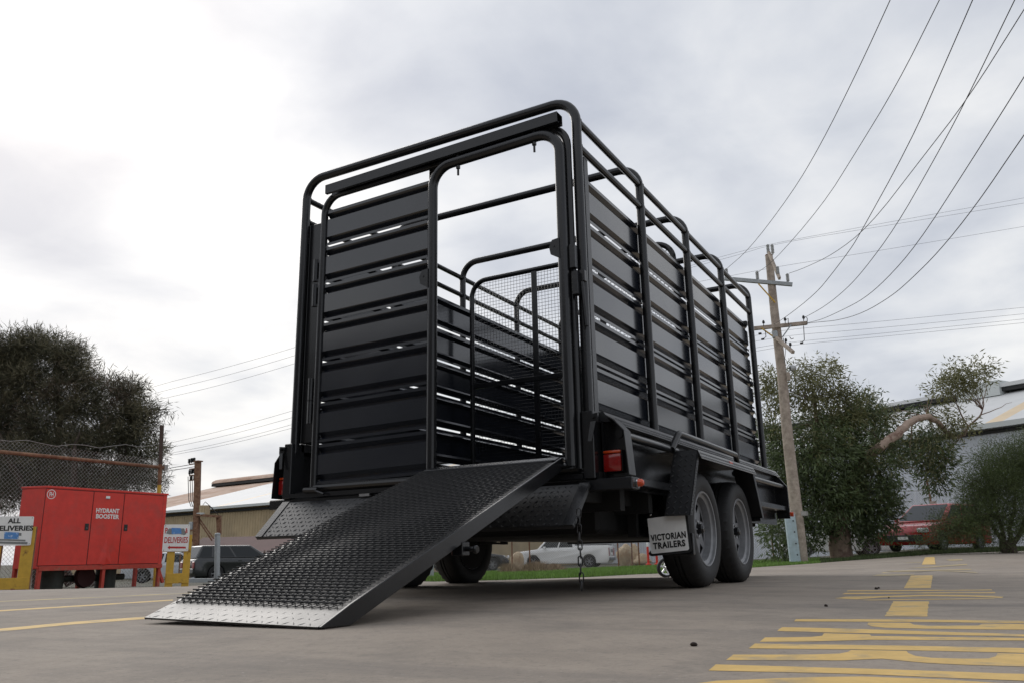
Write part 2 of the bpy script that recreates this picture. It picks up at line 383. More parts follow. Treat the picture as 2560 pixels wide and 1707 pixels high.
for poly in ([(-40, 1135), (250, 1097), (900, 1072), (1250, 1068), (1800, 1088), (2700, 1150), (2700, 1250), (-200, 1250)],
             [(195, 1027), (245, 985), (1200, 1012), (2700, 1062), (2700, 1112), (1200, 1050)],
             [(315, 955), (365, 918), (900, 917), (1090, 911), (1150, 899), (1170, 887), (1550, 893), (1560, 907), (1610, 927), (1720, 940), (1950, 946), (2110, 944), (2160, 930), (2172, 909), (2700, 922), (2700, 1012), (2300, 998), (1950, 988), (1700, 976), (1540, 962), (1380, 946), (1250, 951), (1120, 958)],
             [(470, 875), (512, 842), (1500, 856), (2700, 880), (2700, 915), (1500, 887)],
             [(545, 830), (582, 800), (900, 797), (972, 789), (985, 772), (1298, 780), (1308, 791), (2700, 808), (2700, 824), (1300, 816), (900, 828)],
             [(665, 756), (700, 730), (1100, 738), (1600, 755), (2700, 790), (2700, 802), (1500, 776), (1000, 766)],
             [(1280, 712), (1288, 699), (1570, 700), (1600, 713), (1700, 720), (2040, 719), (2068, 706), (2700, 712), (2700, 750), (2200, 746), (1700, 741), (1400, 733), (1310, 724)],
             [(780, 690), (792, 675), (1500, 676), (2700, 690), (2700, 706), (1500, 693)],
             [(1060, 532), (1140, 520), (1400, 516), (1700, 508), (2000, 511), (2130, 514), (2212, 522), (2200, 530), (2000, 521), (1700, 517), (1400, 525), (1210, 539)],
             [(1230, 543), (1600, 537), (2150, 532), (2150, 536), (1600, 542), (1300, 546)],
             [(1110, 504), (1132, 495), (1600, 492), (2150, 489), (2156, 497), (1600, 499)],
             [(1140, 484), (1146, 477), (1600, 475), (2130, 471), (2136, 478), (1600, 482)]):
    paint('painted_letter', YEL, zp(poly))
for poly in ([(1400, 655), (1460, 552), (1702, 552), (1690, 657)], [(1530, 463), (1580, 377), (1728, 376), (1715, 462)], [(1653, 303), (1676, 252), (1740, 250), (1747, 301)]):
    paint('painted_block', YEL, zp(poly))
for poly in ([(1310, 380), (1350, 371), (1600, 369), (1600, 374), (1450, 380)], [(1370, 362), (1392, 354), (2030, 354), (2036, 362)], [(1400, 347), (1980, 333), (2000, 338), (1480, 351)],
             [(1540, 327), (1700, 316), (1960, 298), (1966, 304), (1700, 323)], [(1510, 291), (1645, 284), (1645, 289)], [(1810, 268), (1930, 264), (1935, 273), (1850, 276)]):
    paint('painted_letter', YELF, zp(poly))
def zl(L): return [(.2277*x, 1350+.2277*y) for x, y in L]
paint('painted_line', YEL, zl([(-900, 1062), (0, 968), (800, 893), (1600, 836), (2500, 778), (3400, 722), (3400, 742), (2500, 800), (1600, 862), (800, 922), (0, 1000), (-900, 1100)]))
paint('painted_line', YEL, zl([(-900, 822), (0, 765), (1000, 704), (1900, 648), (1900, 660), (1000, 718), (0, 779), (-900, 838)]))
paint('painted_line', YELF, zl([(-900, 704), (0, 664), (1100, 617), (2196, 569), (2196, 577), (1100, 626), (0, 674), (-900, 716)]))
# small dark gum nuts and stones lying about
STN = mat('dark_stone', (.03, .02, .015), .85, var=.4, vscale=60)
SL = ['dark stone in the middle foreground left of the yellow letters', 'larger of two stones beyond the second yellow block', 'smaller of two stones beyond the second yellow block', 'small stone just left of the middle yellow lettering', 'stone at the far edge of the concrete on the right', 'tiny stone on the thin middle yellow stroke']
for (px, py, sz) in ((1736, 1614, .013), (2190, 1472, .016), (2197, 1470, .013), (2065, 1515, .012), (2513, 1381, .03), (2222, 1494, .008)):
    c = GR(px, py); bm = bmesh.new(); bmesh.ops.create_icosphere(bm, subdivisions=2, radius=sz*.5)
    for v in bm.verts:
        q = v.co*140+Vector((px, py, 0)); v.co = v.co*(1+.25*math.sin(q.x*1.3+q.y)+.2*math.sin(q.z*2.1+q.x)); v.co.z *= .72
    me = bpy.data.meshes.new('stone'); bm.to_mesh(me); bm.free(); o = link('stone', me, STN, ang=60); o.location = c+Vector((0, 0, sz*.3)); o.rotation_euler = (0, 0, px)
    tag(o, SL.pop(0), 'stone', 'loose stones on the concrete')
# ================================================================== LIVESTOCK TRAILER
T = thing('livestock_trailer', 'black tandem axle livestock trailer with slatted crate and open rear gate', 'trailer')
def lozenges(mb, o, ex, ey, lx, ly, pitch=.032, L=.026, wd=.0055, h=.0022, m=.012):
    o, ex, ey = Vector(o), Vector(ex).normalized(), Vector(ey).normalized(); n = ex.cross(ey)
    nx, ny = int((lx-2*m)/pitch)+1, int((ly-2*m)/pitch)+1
    for i in range(nx):
        for j in range(ny):
            c = o+ex*(m+i*pitch+(pitch*.0))+ey*(m+j*pitch)
            a = .785 if (i+j) % 2 else -.785
            d = ex*math.cos(a)+ey*math.sin(a); e = n.cross(d)
            mb.add([c-d*L/2, c+e*wd/2, c+d*L/2, c-e*wd/2, c+n*h], [(0, 1, 4), (1, 2, 4), (2, 3, 4), (3, 0, 4)])
    return mb
YH = [0.0, 0.924, 1.838, 2.753, 3.668]; ZT = 2.545; XH = .95
for k, y in enumerate(YH):
    mb = MB(); mb.tube(fil([(-XH, y, .80), (-XH, y, ZT), (XH, y, ZT), (XH, y, .80)], .135, 8), .0265 if k == 0 else .0255, 14)
    h = mb.build('hoop', BLK, T)
for s in (-1, 1):
    for k in range(4):
        for z in (2.418, 2.268):
            mb = MB().tube([(s*XH, YH[k]+.02, z), (s*XH, YH[k+1]-.02, z)], .019, 10)
            for yw, dw in ((YH[k]+.024, 1), (YH[k+1]-.024, -1)):   # lumpy weld fillets
                rw = random.Random(k*7+int(z*50)+dw); ring = []
                for j in range(14):
                    a = 2*math.pi*j/14; q = .0205+rw.uniform(-.001, .0015); ring.append((s*XH+q*math.cos(a), yw+rw.uniform(-.001, .002)*dw+.006*math.cos(a)**2*-dw, z+q*math.sin(a)))
                mb.tube(ring, .0042, 5, closed=True)
            mb.build('side_rail', BLK, T)
SP = [(0, 0), (0, -.019), (-.029, -.0415), (0, -.064), (0, -.183), (-.029, -.205), (0, -.227), (0, -.243)]
def slat(mp, a0, a1, sc_=1.0):
    """mp(o,z,a) maps outward offset, height and run to a point"""
    pr = [(o*sc_, z*sc_) for o, z in SP]; bk = [(o-.003, z) for o, z in pr][::-1]
    poly = pr+bk; n = len(poly); mb = MB()
    vs = [mp(o, z, a0) for o, z in poly]+[mp(o, z, a1) for o, z in poly]
    fs = [(i, (i+1) % n, n+(i+1) % n, n+i) for i in range(n)]
    m = len(pr)
    for i in range(m-1):
        fs.append((i, i+1, n-2-i, n-1-i)); fs.append((n+i, n+i+1, 2*n-2-i, 2*n-1-i))
    return mb.add(vs, fs)
for s in (-1, 1):
    for k in range(5):
        zt = 2.152-k*.2585
        slat(lambda o, z, a: (s*(.921+o), a, zt+z), .03 if s < 0 else .135, 3.64).build('side_slat', BLKS, T, ang=20)
    for y0 in (.022, .082):
        MB().span((s*.926, y0, .86), (s*.948, y0+.052, 2.245)).build('corner_strip', BLK, T, bevel=.003)
# front wall of the crate
fp = MB().span((-.90, 3.655, .58), (.90, 3.66, 2.16)).build('front_panel', BLK, T)
for z in (2.17, 1.62, 1.08): MB().span((-.925, 3.63, z-.022), (.925, 3.664, z+.022)).build('front_bar', BLK, T, bevel=.004)
# rear gate: frame, slats, sliding track
G = bpy.data.objects.new('rear_gate', None); COL.objects.link(G); G.parent = T
MB().tube(fil([(-.762, -.03, .585), (-.762, -.03, 2.372), (.905, -.03, 2.392), (.905, -.03, .585)], .12, 8), .0225, 12).build('gate_frame', BLK, G)
MB().tube([(-.76, -.03, .587), (.905, -.03, .587)], .022, 10).build('gate_bottom_tube', BLK, G)
for k in range(7):
    zt = 2.283-k*.2405
    slat(lambda o, z, a: (a, -.032-o, zt+z+.018*(a+.34)), -.742, .062, .94).build('gate_slat', BLKS, G, ang=20)
MB().span((.022, -.030, .60), (.076, -.014, 2.40)).build('gate_post', BLK, G, bevel=.003)
mb = MB()
for (z0, z1, y0, y1) in ((2.3465, 2.351, -.115, -.095), (2.3465, 2.351, -.07, -.05), (2.399, 2.4035, -.115, -.05), (2.351, 2.399, -.115, -.1105), (2.351, 2.399, -.0545, -.05)):
    mb.span((-.69, y0, z0), (.893, y1, z1))
mb.xform(Matrix.Translation((.1, 0, 2.39)) @ Matrix.Rotation(-R(.9), 4, 'Y') @ Matrix.Translation((-.1, 0, -2.375)))
mb.build('sliding_track', BLK, G)
dh = MB().tube(fil([(.092, -.088, .60), (.092, -.088, 2.322), (.888, -.088, 2.338), (.888, -.088, .595)], .125, 9), .0275, 14).build('ramp_frame', BLK, G)
for x, z in ((.262, 2.325), (.742, 2.335)):
    MB().tube([(x, -.088, z-.085), (x, -.088, z+.03)], .0065, 8).tube([(x, -.088, z-.03), (x, -.088, z-.046)], .012, 6).tube([(x, -.088, z+.02), (x, -.088, z+.04)], .011, 6).build('hanging_bolt', BLK, dh)
for x, z, sx in ((.062, 1.668, -1), (.862, 1.678, -1)):
    MB().prism([(x+.02, -.118, z+.05), (x-.02, -.118, z+.045), (x-.038, -.118, z+.01), (x-.03, -.118, z-.03), (x+.02, -.118, z-.06)], (0, .008, 0)).lathe([(.0001, 0), (.007, 0), (.007, .003)], (x-.012, -.121, z+.012), (0, 1, 0), 8).build('frame_lug', BLK, dh)
for z in (1.90, 1.74, 1.16, 1.03):
    MB().tube([(-.812, -.035, z-.07), (-.812, -.035, z+.07)], .016, 10).span((-.83, -.03, z-.05), (-.77, -.018, z+.05)).build('gate_hinge', BLK, G)
MB().span((-.925, .02, .86), (-.80, .028, 2.24)).build('hinge_plate', BLK, G, bevel=.002)
for z, x in ((1.63, .935), (1.49, .945)): MB().span((x-.018, -.085, z-.062), (x+.014, -.05, z+.062)).build('gate_latch', BLK, G, bevel=.003)
MB().span((.954, -.055, 1.50), (.984, -.025, 1.56)).build('latch_keeper', BLK, G, bevel=.003)
MB().tube([(.965, -.045, 1.50), (.978, -.045, 1.27)], .012, 8).build('latch_rod', BLK, G)
MB().tube([(.895, -.10, .60), (.84, -.10, .595)], .012, 8).tube([(.79, -.1, .6), (.86, -.1, .592)], .006, 6).build('drop_bolt', BLK, G)
MB().tube([(-.80, -.062, .575), (-.70, -.062, .572)], .017, 8).tube([(-.72, -.07, .57), (-.64, -.08, .545)], .007, 6).build('drop_bolt', BLK, G)
# divider gate with wire mesh
DV = bpy.data.objects.new('divider_gate', None); COL.objects.link(DV); DV.parent = T
yd, x0, x1, z0, z1 = 1.765, -.815, .875, .62, 2.338
MB().tube(fil([(x0, yd, z0), (x0, yd, z1), (x1, yd, z1), (x1, yd, z0)], .13, 8), .02, 12).build('divider_frame', BLK, DV)
for x in (-.245, .315): MB().span((x-.022, yd-.012, z0), (x+.022, yd+.008, z1-.01)).build('divider_post', BLK, DV, bevel=.003)
for z in (1.478, .66): MB().span((x0, yd-.014, z-.02), (x1, yd+.006, z+.02)).build('divider_bar', BLK, DV, bevel=.003)
mb = MB()
for i in range(1, 62):
    x = x0+i*(x1-x0)/62; e = min(x-x0, x1-x); zt = z1 if e > .13 else z1-.13+math.sqrt(max(0, .13**2-(.13-e)**2))
    mb.tube([(x, yd+.012, z0), (x, yd+.012, zt)], .0016, 4, caps=False)
for j in range(1, 63):
    z = z0+j*(z1-z0)/63; e = z1-z; d = 0 if e > .13 else .13-math.sqrt(max(0, .13**2-(.13-e)**2))
    mb.tube([(x0+d, yd+.0152, z), (x1-d, yd+.0152, z)], .0016, 4, caps=False)
mb.build('wire_mesh', BLK, DV, smooth=False, kind='stuff')
# tub
fl = MB().span((-.995, .0, .535), (.995, 3.78, .57)).build('floor', UND, T)
for s in (-1, 1):
    MB().span((s*1.0, .03, .50), (s*1.008, 3.78, .812)).build('side_wall', BLK, T)
    MB().prism([(s*.93, .035, .812), (s*1.048, .035, .806), (s*1.012, .035, .857), (s*.93, .035, .858)], (0, 3.765, 0)).build('coaming', TRD, T)
    lz = MB(); lozenges(lz, (s*1.0482, .04 if s > 0 else 3.79, .8065), (0, s, 0), (-s*.036, 0, .051), 3.74, .062, pitch=.0215, L=.026, m=.012, h=.0025)
    lozenges(lz, (s*.985, .04 if s > 0 else 3.79, .8585), (0, s, 0), (-s, 0, 0), 3.74, .05, pitch=.024, m=.011)
    lz.build('coaming_tread', TRD, T, smooth=False, kind='stuff')
    # rear corner
    MB().span((s*.93, -.045, .535), (s*.99, .06, .855)).build('corner_post', BLK, T, bevel=.004)
    gus = [(.992, .85), (1.03, .835), (1.076, .806), (1.124, .752), (1.140, .545), (.992, .545)]
    if s < 0: gus = [(.992, .85), (1.02, .84), (1.06, .80), (1.10, .752), (1.112, .545), (.992, .545)]
    gp = MB().prism([(s*x, .068, z) for x, z in gus], (0, .006, 0)).build('light_panel', BLK, T)
    mb = MB()
    for (a, b) in zip(gus[1:4], gus[2:5]):
        mb.prism([(s*a[0], -.004, a[1]), (s*b[0], -.004, b[1]), (s*b[0], .08, b[1]), (s*a[0], .08, a[1])], (s*.004, 0, .003))
    mb.build('panel_flange', TRD, gp)
    tl = MB().span((s*1.000, .040, .564), (s*1.096, .068, .672)).build('light_housing', INK, gp, bevel=.004)
    MB().span((s*1.003, .026, .568), (s*1.093, .040, .652)).build('tail_light', REDL, gp, bevel=.006, seg=2)
    MB().span((s*1.003, .026, .654), (s*1.093, .040, .669)).build('indicator_light', ORGL, gp, bevel=.006, seg=2)
    MB().prism([(s*.975, -.055, .835), (s*1.02, -.055, .84), (s*1.02, -.055, .80), (s*.985, -.055, .775)], (0, .012, 0)).prism([(s*.985, -.062, .80), (s*1.012, -.062, .80), (s*.992, -.075, .705), (s*.972, -.075, .705)], (0, .006, 0)).tube([(s*.998, -.07, .822), (s*.998, -.05, .822)], .008, 8).build('tailgate_catch', BLK, T)
    MB().tube([(s*1.075, .06, .748), (s*1.075, .90, .748)], .021, 12).build('rope_rail', BLK, T)
    MB().tube([(s*1.075, 2.16, .715), (s*1.075, 3.70, .715)], .021, 12).build('rope_rail', BLK, T)
    for y0, y1 in ((.07, .80), (2.33, 3.72)): MB().span((s*1.0, y0, .513), (s*1.095, y1, .553)).build('side_sill', BLK, T, bevel=.004)
    MB().prism([(s*1.01, 3.70, .82), (s*1.06, 3.70, .79), (s*1.115, 3.70, .715), (s*1.115, 3.70, .45), (s*1.01, 3.70, .45)], (0, .02, 0)).build('front_gusset', BLK, T)
    MB().tube([(s*1.12, 3.71, .485), (s*1.145, 3.71, .485)], .020, 10).build('marker_light', ORGL, T)
    MB().span((s*.995, 2.35, .40), (s*1.0, 3.72, .80)).build('side_skirt', BLK, T)
    # mudguard
    mg = bpy.data.objects.new('mudguard', None); COL.objects.link(mg); mg.parent = T
    MB().span((s*1.0, .835, .733), (s*1.222, 2.085, .738)).build('guard_top', TRD, mg)
    MB().prism([(s*1.238, .835, .688), (s*1.242, .835, .690), (s*1.222, .835, .738), (s*1.218, .835, .733)], (0, 1.25, 0)).build('guard_lip', TRD, mg)
    for (ya, za, yb, zb) in ((.835, .7355, .615, .38), (2.085, .7355, 2.27, .41)):
        dd = Vector((0, yb-ya, zb-za)).normalized(); nn_ = Vector((0, -dd.z, dd.y))
        MB().prism([(s*1.085, ya, za), (s*1.222, ya, za), (s*1.222, yb, zb), (s*1.085, yb, zb)], nn_*.004).build('guard_end', TRD, mg)
        nb = Vector((0, 1, 0)) if ya < 1 else Vector((0, -1, 0))
        MB().prism([(s*1.218, ya, za), (s*1.218, yb, zb), (s*1.218, yb+nb.y*.04, zb), (s*1.218, ya+nb.y*.04, za-.002)], (s*.004, 0, 0)).build('guard_lip', TRD, mg)
    lz = MB(); o = Vector((s*1.0, .615, .38)); ey = Vector((0, .22, .3555))
    a = Vector((1, 0, 0))
    lozenges(lz, (1.085 if s > 0 else -1.222, .6145-.002, .381), (1, 0, 0), ey, .137, ey.length, pitch=.034, L=.03, wd=.007, h=.0034)
    lozenges(lz, (s*1.2422, .84 if s > 0 else 2.08, .6902), (0, s, 0), (-s*.02, 0, .048), 1.24, .052, pitch=.0215, L=.022, m=.011)
    ee = Vector((0, .22, .3555)).normalized()
    lozenges(lz, Vector((s*1.2225, .62, .382)), (0, 1, 0) if s > 0 else ee, ee if s > 0 else (0, 1, 0), .036 if s > 0 else .41, .41 if s > 0 else .036, pitch=.018, L=.018, m=.009)
    lozenges(lz, (1.0 if s > 0 else -1.222, .835, .7385), (1, 0, 0), (0, 1, 0), .222, 1.25, pitch=.034)
    lz.build('guard_tread', TRD, mg, smooth=False, kind='stuff')
    MB().tube(fil([(s*1.09, .79, .745), (s*1.10, .90, .845), (s*1.10, 2.13, .838), (s*1.09, 2.22, .75)], .06, 5), .019, 12).build('guard_rail', BLK, mg)
    MB().span((s*1.222, 1.455, .700), (s*1.232, 1.53, .728)).build('reflector', ORGL, mg, bevel=.003)
    MB().tube([(s*1.02, 2.272, .405), (s*1.20, 2.272, .405)], .016, 8).build('guard_foot', BLK, mg)
    # mudflap
    if s > 0:
        F = MB().prism(fil([(-.118, 0, .112), (.118, 0, .112), (.118, 0, -.118), (-.118, 0, -.118), (-.118, 0, .112)], .018, 4)[1:-1], (0, .006, 0)).build('mud_flap', RUB, T)
        F.location = (1.083, .655, .302); F.rotation_euler = (R(-4), R(-4.5), 0)
        MB().prism(fil([(-.098, -.0025, .078), (.104, -.0025, .078), (.104, -.0025, -.106), (-.104, -.0025, -.106), (-.104, -.0025, .078), (-.098, -.0025, .078)], .010, 4)[1:-1], (0, .002, 0)).build('flap_panel', WHTP, F)
        for bd, zc, wd in (('VICTORIAN', -.026, .193), ('TRAILERS', -.068, .176)):
            tm = textmesh(bd, .032, 1.0, bold=.0017, ext=.0006, spacing=1.12); ww = max(v[0] for v in tm.v)-min(v[0] for v in tm.v)
            tm.xform(Matrix.Translation((0, -.0035, zc)) @ Matrix.Diagonal((wd/ww, 1, 1, 1))).build('lettering', INK, F, smooth=False)
        for x in (-.085, 0, .085): MB().lathe([(.0001, .003), (.005, .002), (.006, 0)], (x, -.001, .095), (0, -1, 0), 8).build('flap_bolt', CHR, F)
        MB().span((1.10, .655, .18), (1.215, .685, .29)).build('flap_bracket', BLK, T, bevel=.003)
    else:
        F = MB().span((-1.2, .655, .185), (-.965, .661, .415)).build('mud_flap', RUB, T)
MB().span((-1.10, -.035, .478), (1.168, .06, .534)).build('rear_beam', BLK, T, bevel=.005)
for s in (-1, 1):
    if s < 0: continue
    mk = MB().tube([(s*1.169, .02, .508), (s*1.178, .02, .508)], .021, 12).build('marker_base', CHR, T)
    MB().lathe([(.0001, .028), (.010, .026), (.017, .018), (.019, 0)], (s*1.176, .02, .508), (s, 0, 0), 12).build('marker_light', ORGL, mk)
MB().span((-.93, -.055, .536), (.93, -.046, .560)).build('sill_strip', BLK, T)
MB().span((-.40, -.065, .520), (-.33, -.05, .534)).build('tailgate_hinge', CHR, T)
# tailgate folded down
P0, P1 = Vector((0, -.056, .515)), Vector((0, -.255, .318)); dd = (P1-P0).normalized(); nn_ = Vector((0, dd.z, -dd.y)).normalized()
if nn_.z < 0: nn_ = -nn_
TG = MB().prism([(-.966, *P0.yz), (.966, *P0.yz), (.966, *P1.yz), (-.966, *P1.yz)], -nn_*.022).build('tailgate', TRD, T, bevel=.004)
lz = MB(); o = P1+nn_*.0003
lozenges(lz, (-.90, o.y, o.z), (1, 0, 0), -dd, 1.80, (P1-P0).length, pitch=.031, wd=.0065, h=.003); lz.build('tailgate_tread', TRD, TG, smooth=False, kind='stuff')
for s in (-1, 1):
    MB().prism([(s*.966, *P0.yz), (s*.915, *P0.yz), (s*.915, *P1.yz), (s*.966, *P1.yz)], nn_*.004).build('tailgate_edge', BLK, TG)
# chassis
for x in (-.48, .48): MB().span((x-.03, .05, .42), (x+.03, 3.75, .534)).build('chassis_rail', UND, T)
for x in (-.86, .86): MB().span((x-.025, .05, .44), (x+.025, 3.75, .534)).build('chassis_rail', UND, T)
for y in (.30, .7, 1.5, 2.4, 3.1): MB().span((-.98, y-.03, .40), (.98, y+.03, .53)).build('cross_member', UND, T)
MB().span((-.93, 3.62, .285), (.78, 3.70, .53)).build('front_apron', UND, T)
MB().span((-.78, .45, .298), (.78, 3.45, .50)).build('underfloor_shade_box', UND, T, bevel=.02)  # added box: fills the dark underside and blocks light from the ground below
WY = (1.119, 1.918); WR = .322
for y in WY: MB().tube([(-1.0, y, .322), (1.0, y, .322)], .026, 10).build('axle', UND, T)
for s in (-1, 1):
    mb = MB()
    for y in WY:
        for k in range(4): mb.box((s*.86, y, .285+.008*k), (.05, .72-.14*k if k < 3 else .1, .0075))
        mb.box((s*.86, y, .33), (.07, .09, .10)); mb.box((s*.86, y-.38, .36), (.05, .04, .16)); mb.box((s*.86, y+.38, .36), (.05, .04, .16))
    mb.build('leaf_spring', UND, T)
# drawbar and jockey wheel
for s in (-1, 1): MB().bar((s*.82, 3.6, .44), (s*.06, 5.3, .44), .05, .10).build('drawbar', BLK, T)
MB().span((-.07, 5.2, .40), (.07, 5.55, .50)).build('coupling', BLK, T, bevel=.01)
JX, JY = -.565, 5.30
jw = bpy.data.objects.new('jockey_wheel', None); COL.objects.link(jw); jw.parent = T
JZ = gz(JX, JY)+.103
ja = Vector((.72, -.69, 0))
MB().lathe([(.076, -.022), (.092, -.022), (.101, -.014), (.103, 0), (.101, .014), (.092, .022), (.076, .022), (.076, -.022)], (JX, JY, JZ), ja, 28).build('tyre', RUB, jw)
mb = MB().lathe([(.076, -.018), (.066, -.012), (.062, 0), (.066, .012), (.076, .018)], (JX, JY, JZ), ja, 28).lathe([(.0001, .026), (.016, .024), (.02, .0), (.016, -.024), (.0001, -.026)], (JX, JY, JZ), ja, 12)
jx = Vector((ja.y, -ja.x, 0))
for k in range(5):
    an = k*2*math.pi/5+.4; mb.bar(Vector((JX, JY, JZ)), Vector((JX, JY, JZ))+(jx*math.cos(an)+Vector((0, 0, 1))*math.sin(an))*.07, .02, .012, up=ja)
mb.build('rim', CHR, jw)
mb = MB(); JP = Vector((JX, JY, JZ))
for q in (-1, 1): mb.bar(JP+ja*.03*q, JP+ja*.03*q-jx*.07+Vector((0, 0, .12)), .035, .004, up=ja)
mb.bar(JP-jx*.07+ja*-.035+Vector((0, 0, .12)), JP-jx*.07+ja*.035+Vector((0, 0, .12)), .05, .006)
mb.tube([JP-jx*.07+Vector((0, 0, .11)), JP-jx*.07+Vector((0, 0, .75))], .024, 12); mb.build('jockey_fork', CHR, jw)
MB().bar((-.15, 4.95, .44), JP-jx*.07+Vector((0, 0, .44-JZ)), .04, .05).build('jockey_clamp', BLK, jw)
# wheels
def wheel(s, y, z):
    W = bpy.data.objects.new('wheel', None); COL.objects.link(W); W.parent = T; W.location = (s*1.062 if s > 0 else -1.008, y, z)
    n = 72; mb = MB(); prof = [(.205, .082), (.218, .091), (.25, .0965), (.285, .0935), (.305, .084), (.315, .072), (.3195, .05), (.322, .022), (.322, .018), (.313, .016), (.313, .010), (.322, .008)]
    prof = prof+[(r, -h) for r, h in prof[::-1]]
    vs = []
    for i, (r, h) in enumerate(prof):
        for j in range(n):
            rr = r
            if i in (4, 5, 6, len(prof)-5, len(prof)-6, len(prof)-7) and j % 2: rr -= .0075
            an = 2*math.pi*(j+(.3 if abs(h) > .03 else 0))/n; vs.append((s*h, rr*math.cos(an), rr*math.sin(an)))
    m = len(prof); mb.add(vs, [(i*n+j, i*n+(j+1) % n, (i+1)*n+(j+1) % n, (i+1)*n+j) for i in range(m-1) for j in range(n)])
    mb.build('tyre', RUB, W, ang=28)
    mb = MB().lathe([(.2055, .078), (.212, .084), (.207, .090), (.199, .088), (.196, .074), (.178, .066), (.174, .045), (.172, .028)], (0, 0, 0), (s, 0, 0), 48)
    mb.lathe([(.172, .028), (.168, .028), (.168, -.08), (.2, -.085)], (0, 0, 0), (s, 0, 0), 48)
    pt = lambda r, a: (s*(.030+.10*max(0, .13-r)), r*math.cos(a), r*math.sin(a))
    for k in range(8):
        c = k*math.pi/4; h = math.pi/8; q = .27
        V = [pt(.055, c-h), pt(.055, c), pt(.055, c+h), pt(.173, c-h), pt(.173, c-q), pt(.173, c+q), pt(.173, c+h), pt(.092, c), pt(.152, c-q), pt(.152, c+q)]
        mb.add(V, [(0, 1, 7), (0, 7, 8), (0, 8, 3), (3, 8, 4), (8, 9, 5, 4), (9, 6, 5), (2, 6, 9), (2, 9, 7), (1, 2, 7)])
    mb.lathe([(.055, .0375), (.052, .044), (.035, .044)], (0, 0, 0), (s, 0, 0), 32)
    mb.build('rim', RIM, W, ang=40)
    MB().lathe([(.0001, .080), (.018, .078), (.027, .068), (.029, .036), (.036, .034)], (0, 0, 0), (s, 0, 0), 20).build('hub_cap', BLK, W)
    MB().lathe([(.0001, -.012), (.15, -.012), (.165, -.03), (.165, -.07), (.199, -.078), (.199, -.086), (.0001, -.088)], (0, 0, 0), (s, 0, 0), 24).build('brake_drum', DARK, W)
    mb = MB()
    for k in range(5):
        an = k*2*math.pi/5+.3; c = (s*.038, .043*math.cos(an), .043*math.sin(an)); mb.lathe([(.0001, .014), (.006, .012), (.0075, 0)], c, (s, 0, 0), 6)
    mb.build('wheel_nuts', CHR, W)
    MB().tube([(s*.03, .150, -.085), (s*.062, .135, -.092)], .004, 6).build('valve', RUB, W)
    W.rotation_euler = (random.Random(int(y*100)+s).uniform(0, 6), 0, 0)
wheel(1, WY[0], WR); wheel(1, WY[1], WR-.004); wheel(-1, WY[0]+.03, WR-.02); wheel(-1, WY[1], WR-.025)
# chain hanging from the tailgate
CH = bpy.data.objects.new('safety_chain', None); COL.objects.link(CH); CH.parent = T
z = .372; k = 0
lm = None
while z > .05:
    if lm is None:
        p = [Vector((.009*math.cos(a), 0, .009*math.sin(a)+(.0125 if math.sin(a) > 0 else -.0125))) for a in [i*2*math.pi/14+.1 for i in range(14)]]
        L0 = MB().tube(p, .0034, 6, closed=True).build('chain_link', STEELCH, CH); lm = L0.data; o = L0
    else:
        o = bpy.data.objects.new('chain_link', lm); COL.objects.link(o); o.parent = CH
    o.location = (.972+.0015*math.sin(k*1.7), -.205, z); o.rotation_euler = (.06*math.sin(k), 0, (k % 2)*1.5708+.5+.12*math.sin(k*2.3)); z -= .0345; k += 1

# ================================================================== LOADING RAMP
RP = thing('loading_ramp', 'black steel loading ramp with anti slip bars leading into the trailer', 'ramp', (.4625, -1.71, 0))
off = Vector((-.4625, 1.71, 0))
BL, BR, TL, TR = [Vector(q)+off for q in ((.078, -1.71, .0205), (.847, -1.71, .0075), (.078, -.09, .631), (.847, -.09, .633))]
LR = (TL-BL).length; WRP = .769
ex = (BR-BL).normalized(); et = ((TL-BL)/LR); nr = ex.cross(et).normalized()
def rp(s, t, n):
    a = BL.lerp(TL, t/LR); b = BR.lerp(TR, t/LR); return a.lerp(b, s/WRP)+nr*n
def rbox(mb, s0, s1, t0, t1, n0, n1):
    vs = [rp(s, t, n) for n in (n0, n1) for s, t in ((s0, t0), (s1, t0), (s1, t1), (s0, t1))]
    return mb.add(vs, [(3, 2, 1, 0), (4, 5, 6, 7), (0, 1, 5, 4), (1, 2, 6, 5), (2, 3, 7, 6), (3, 0, 4, 7)])
rbox(MB(), 0, WRP-.012, 0, LR-.002, -.006, 0).build('ramp_plate', TRD, RP)
lz = MB(); lozenges(lz, rp(.0, 0, .0003), ex, et, WRP-.03, .135, pitch=.032, h=.0010); lz.build('lip_tread', TRD, RP, smooth=False, kind='stuff')
for s0, s1 in ((0.004, .034), (WRP-.011, WRP)):
    mb = MB(); t0, t1 = .0, LR; d = .052
    tp = .006 if s0 > .1 else -.0065
    A = [rp(s0, t0, -.004), rp(s0, .12, -d), rp(s0, t1-.02, -d), rp(s0, t1, -.03), rp(s0, t1, tp), rp(s0, .14, tp), rp(s0, .0, min(tp, .0))]
    mb.prism(A, rp(s1, .5, 0)-rp(s0, .5, 0)); mb.build('ramp_side_rail', BLK, RP, bevel=.004)
rbox(MB(), .0, WRP-.012, LR-.05, LR, .0006, .010).build('ramp_top_bar', BLK, RP, bevel=.003)
for t in (.45, .85, 1.25): rbox(MB(), .03, WRP-.04, t-.02, t+.02, -.05, -.0065).build('ramp_brace', UND, RP)
mb = MB(); zg = MB(); tb0, pit = .135, .0228; nb = int((LR-.055-tb0)/pit)+1
for i in range(nb):
    t = tb0+i*pit
    mb.tube([rp(.002, t, .0095), rp(WRP-.026, t, .0095)], .0027, 6)
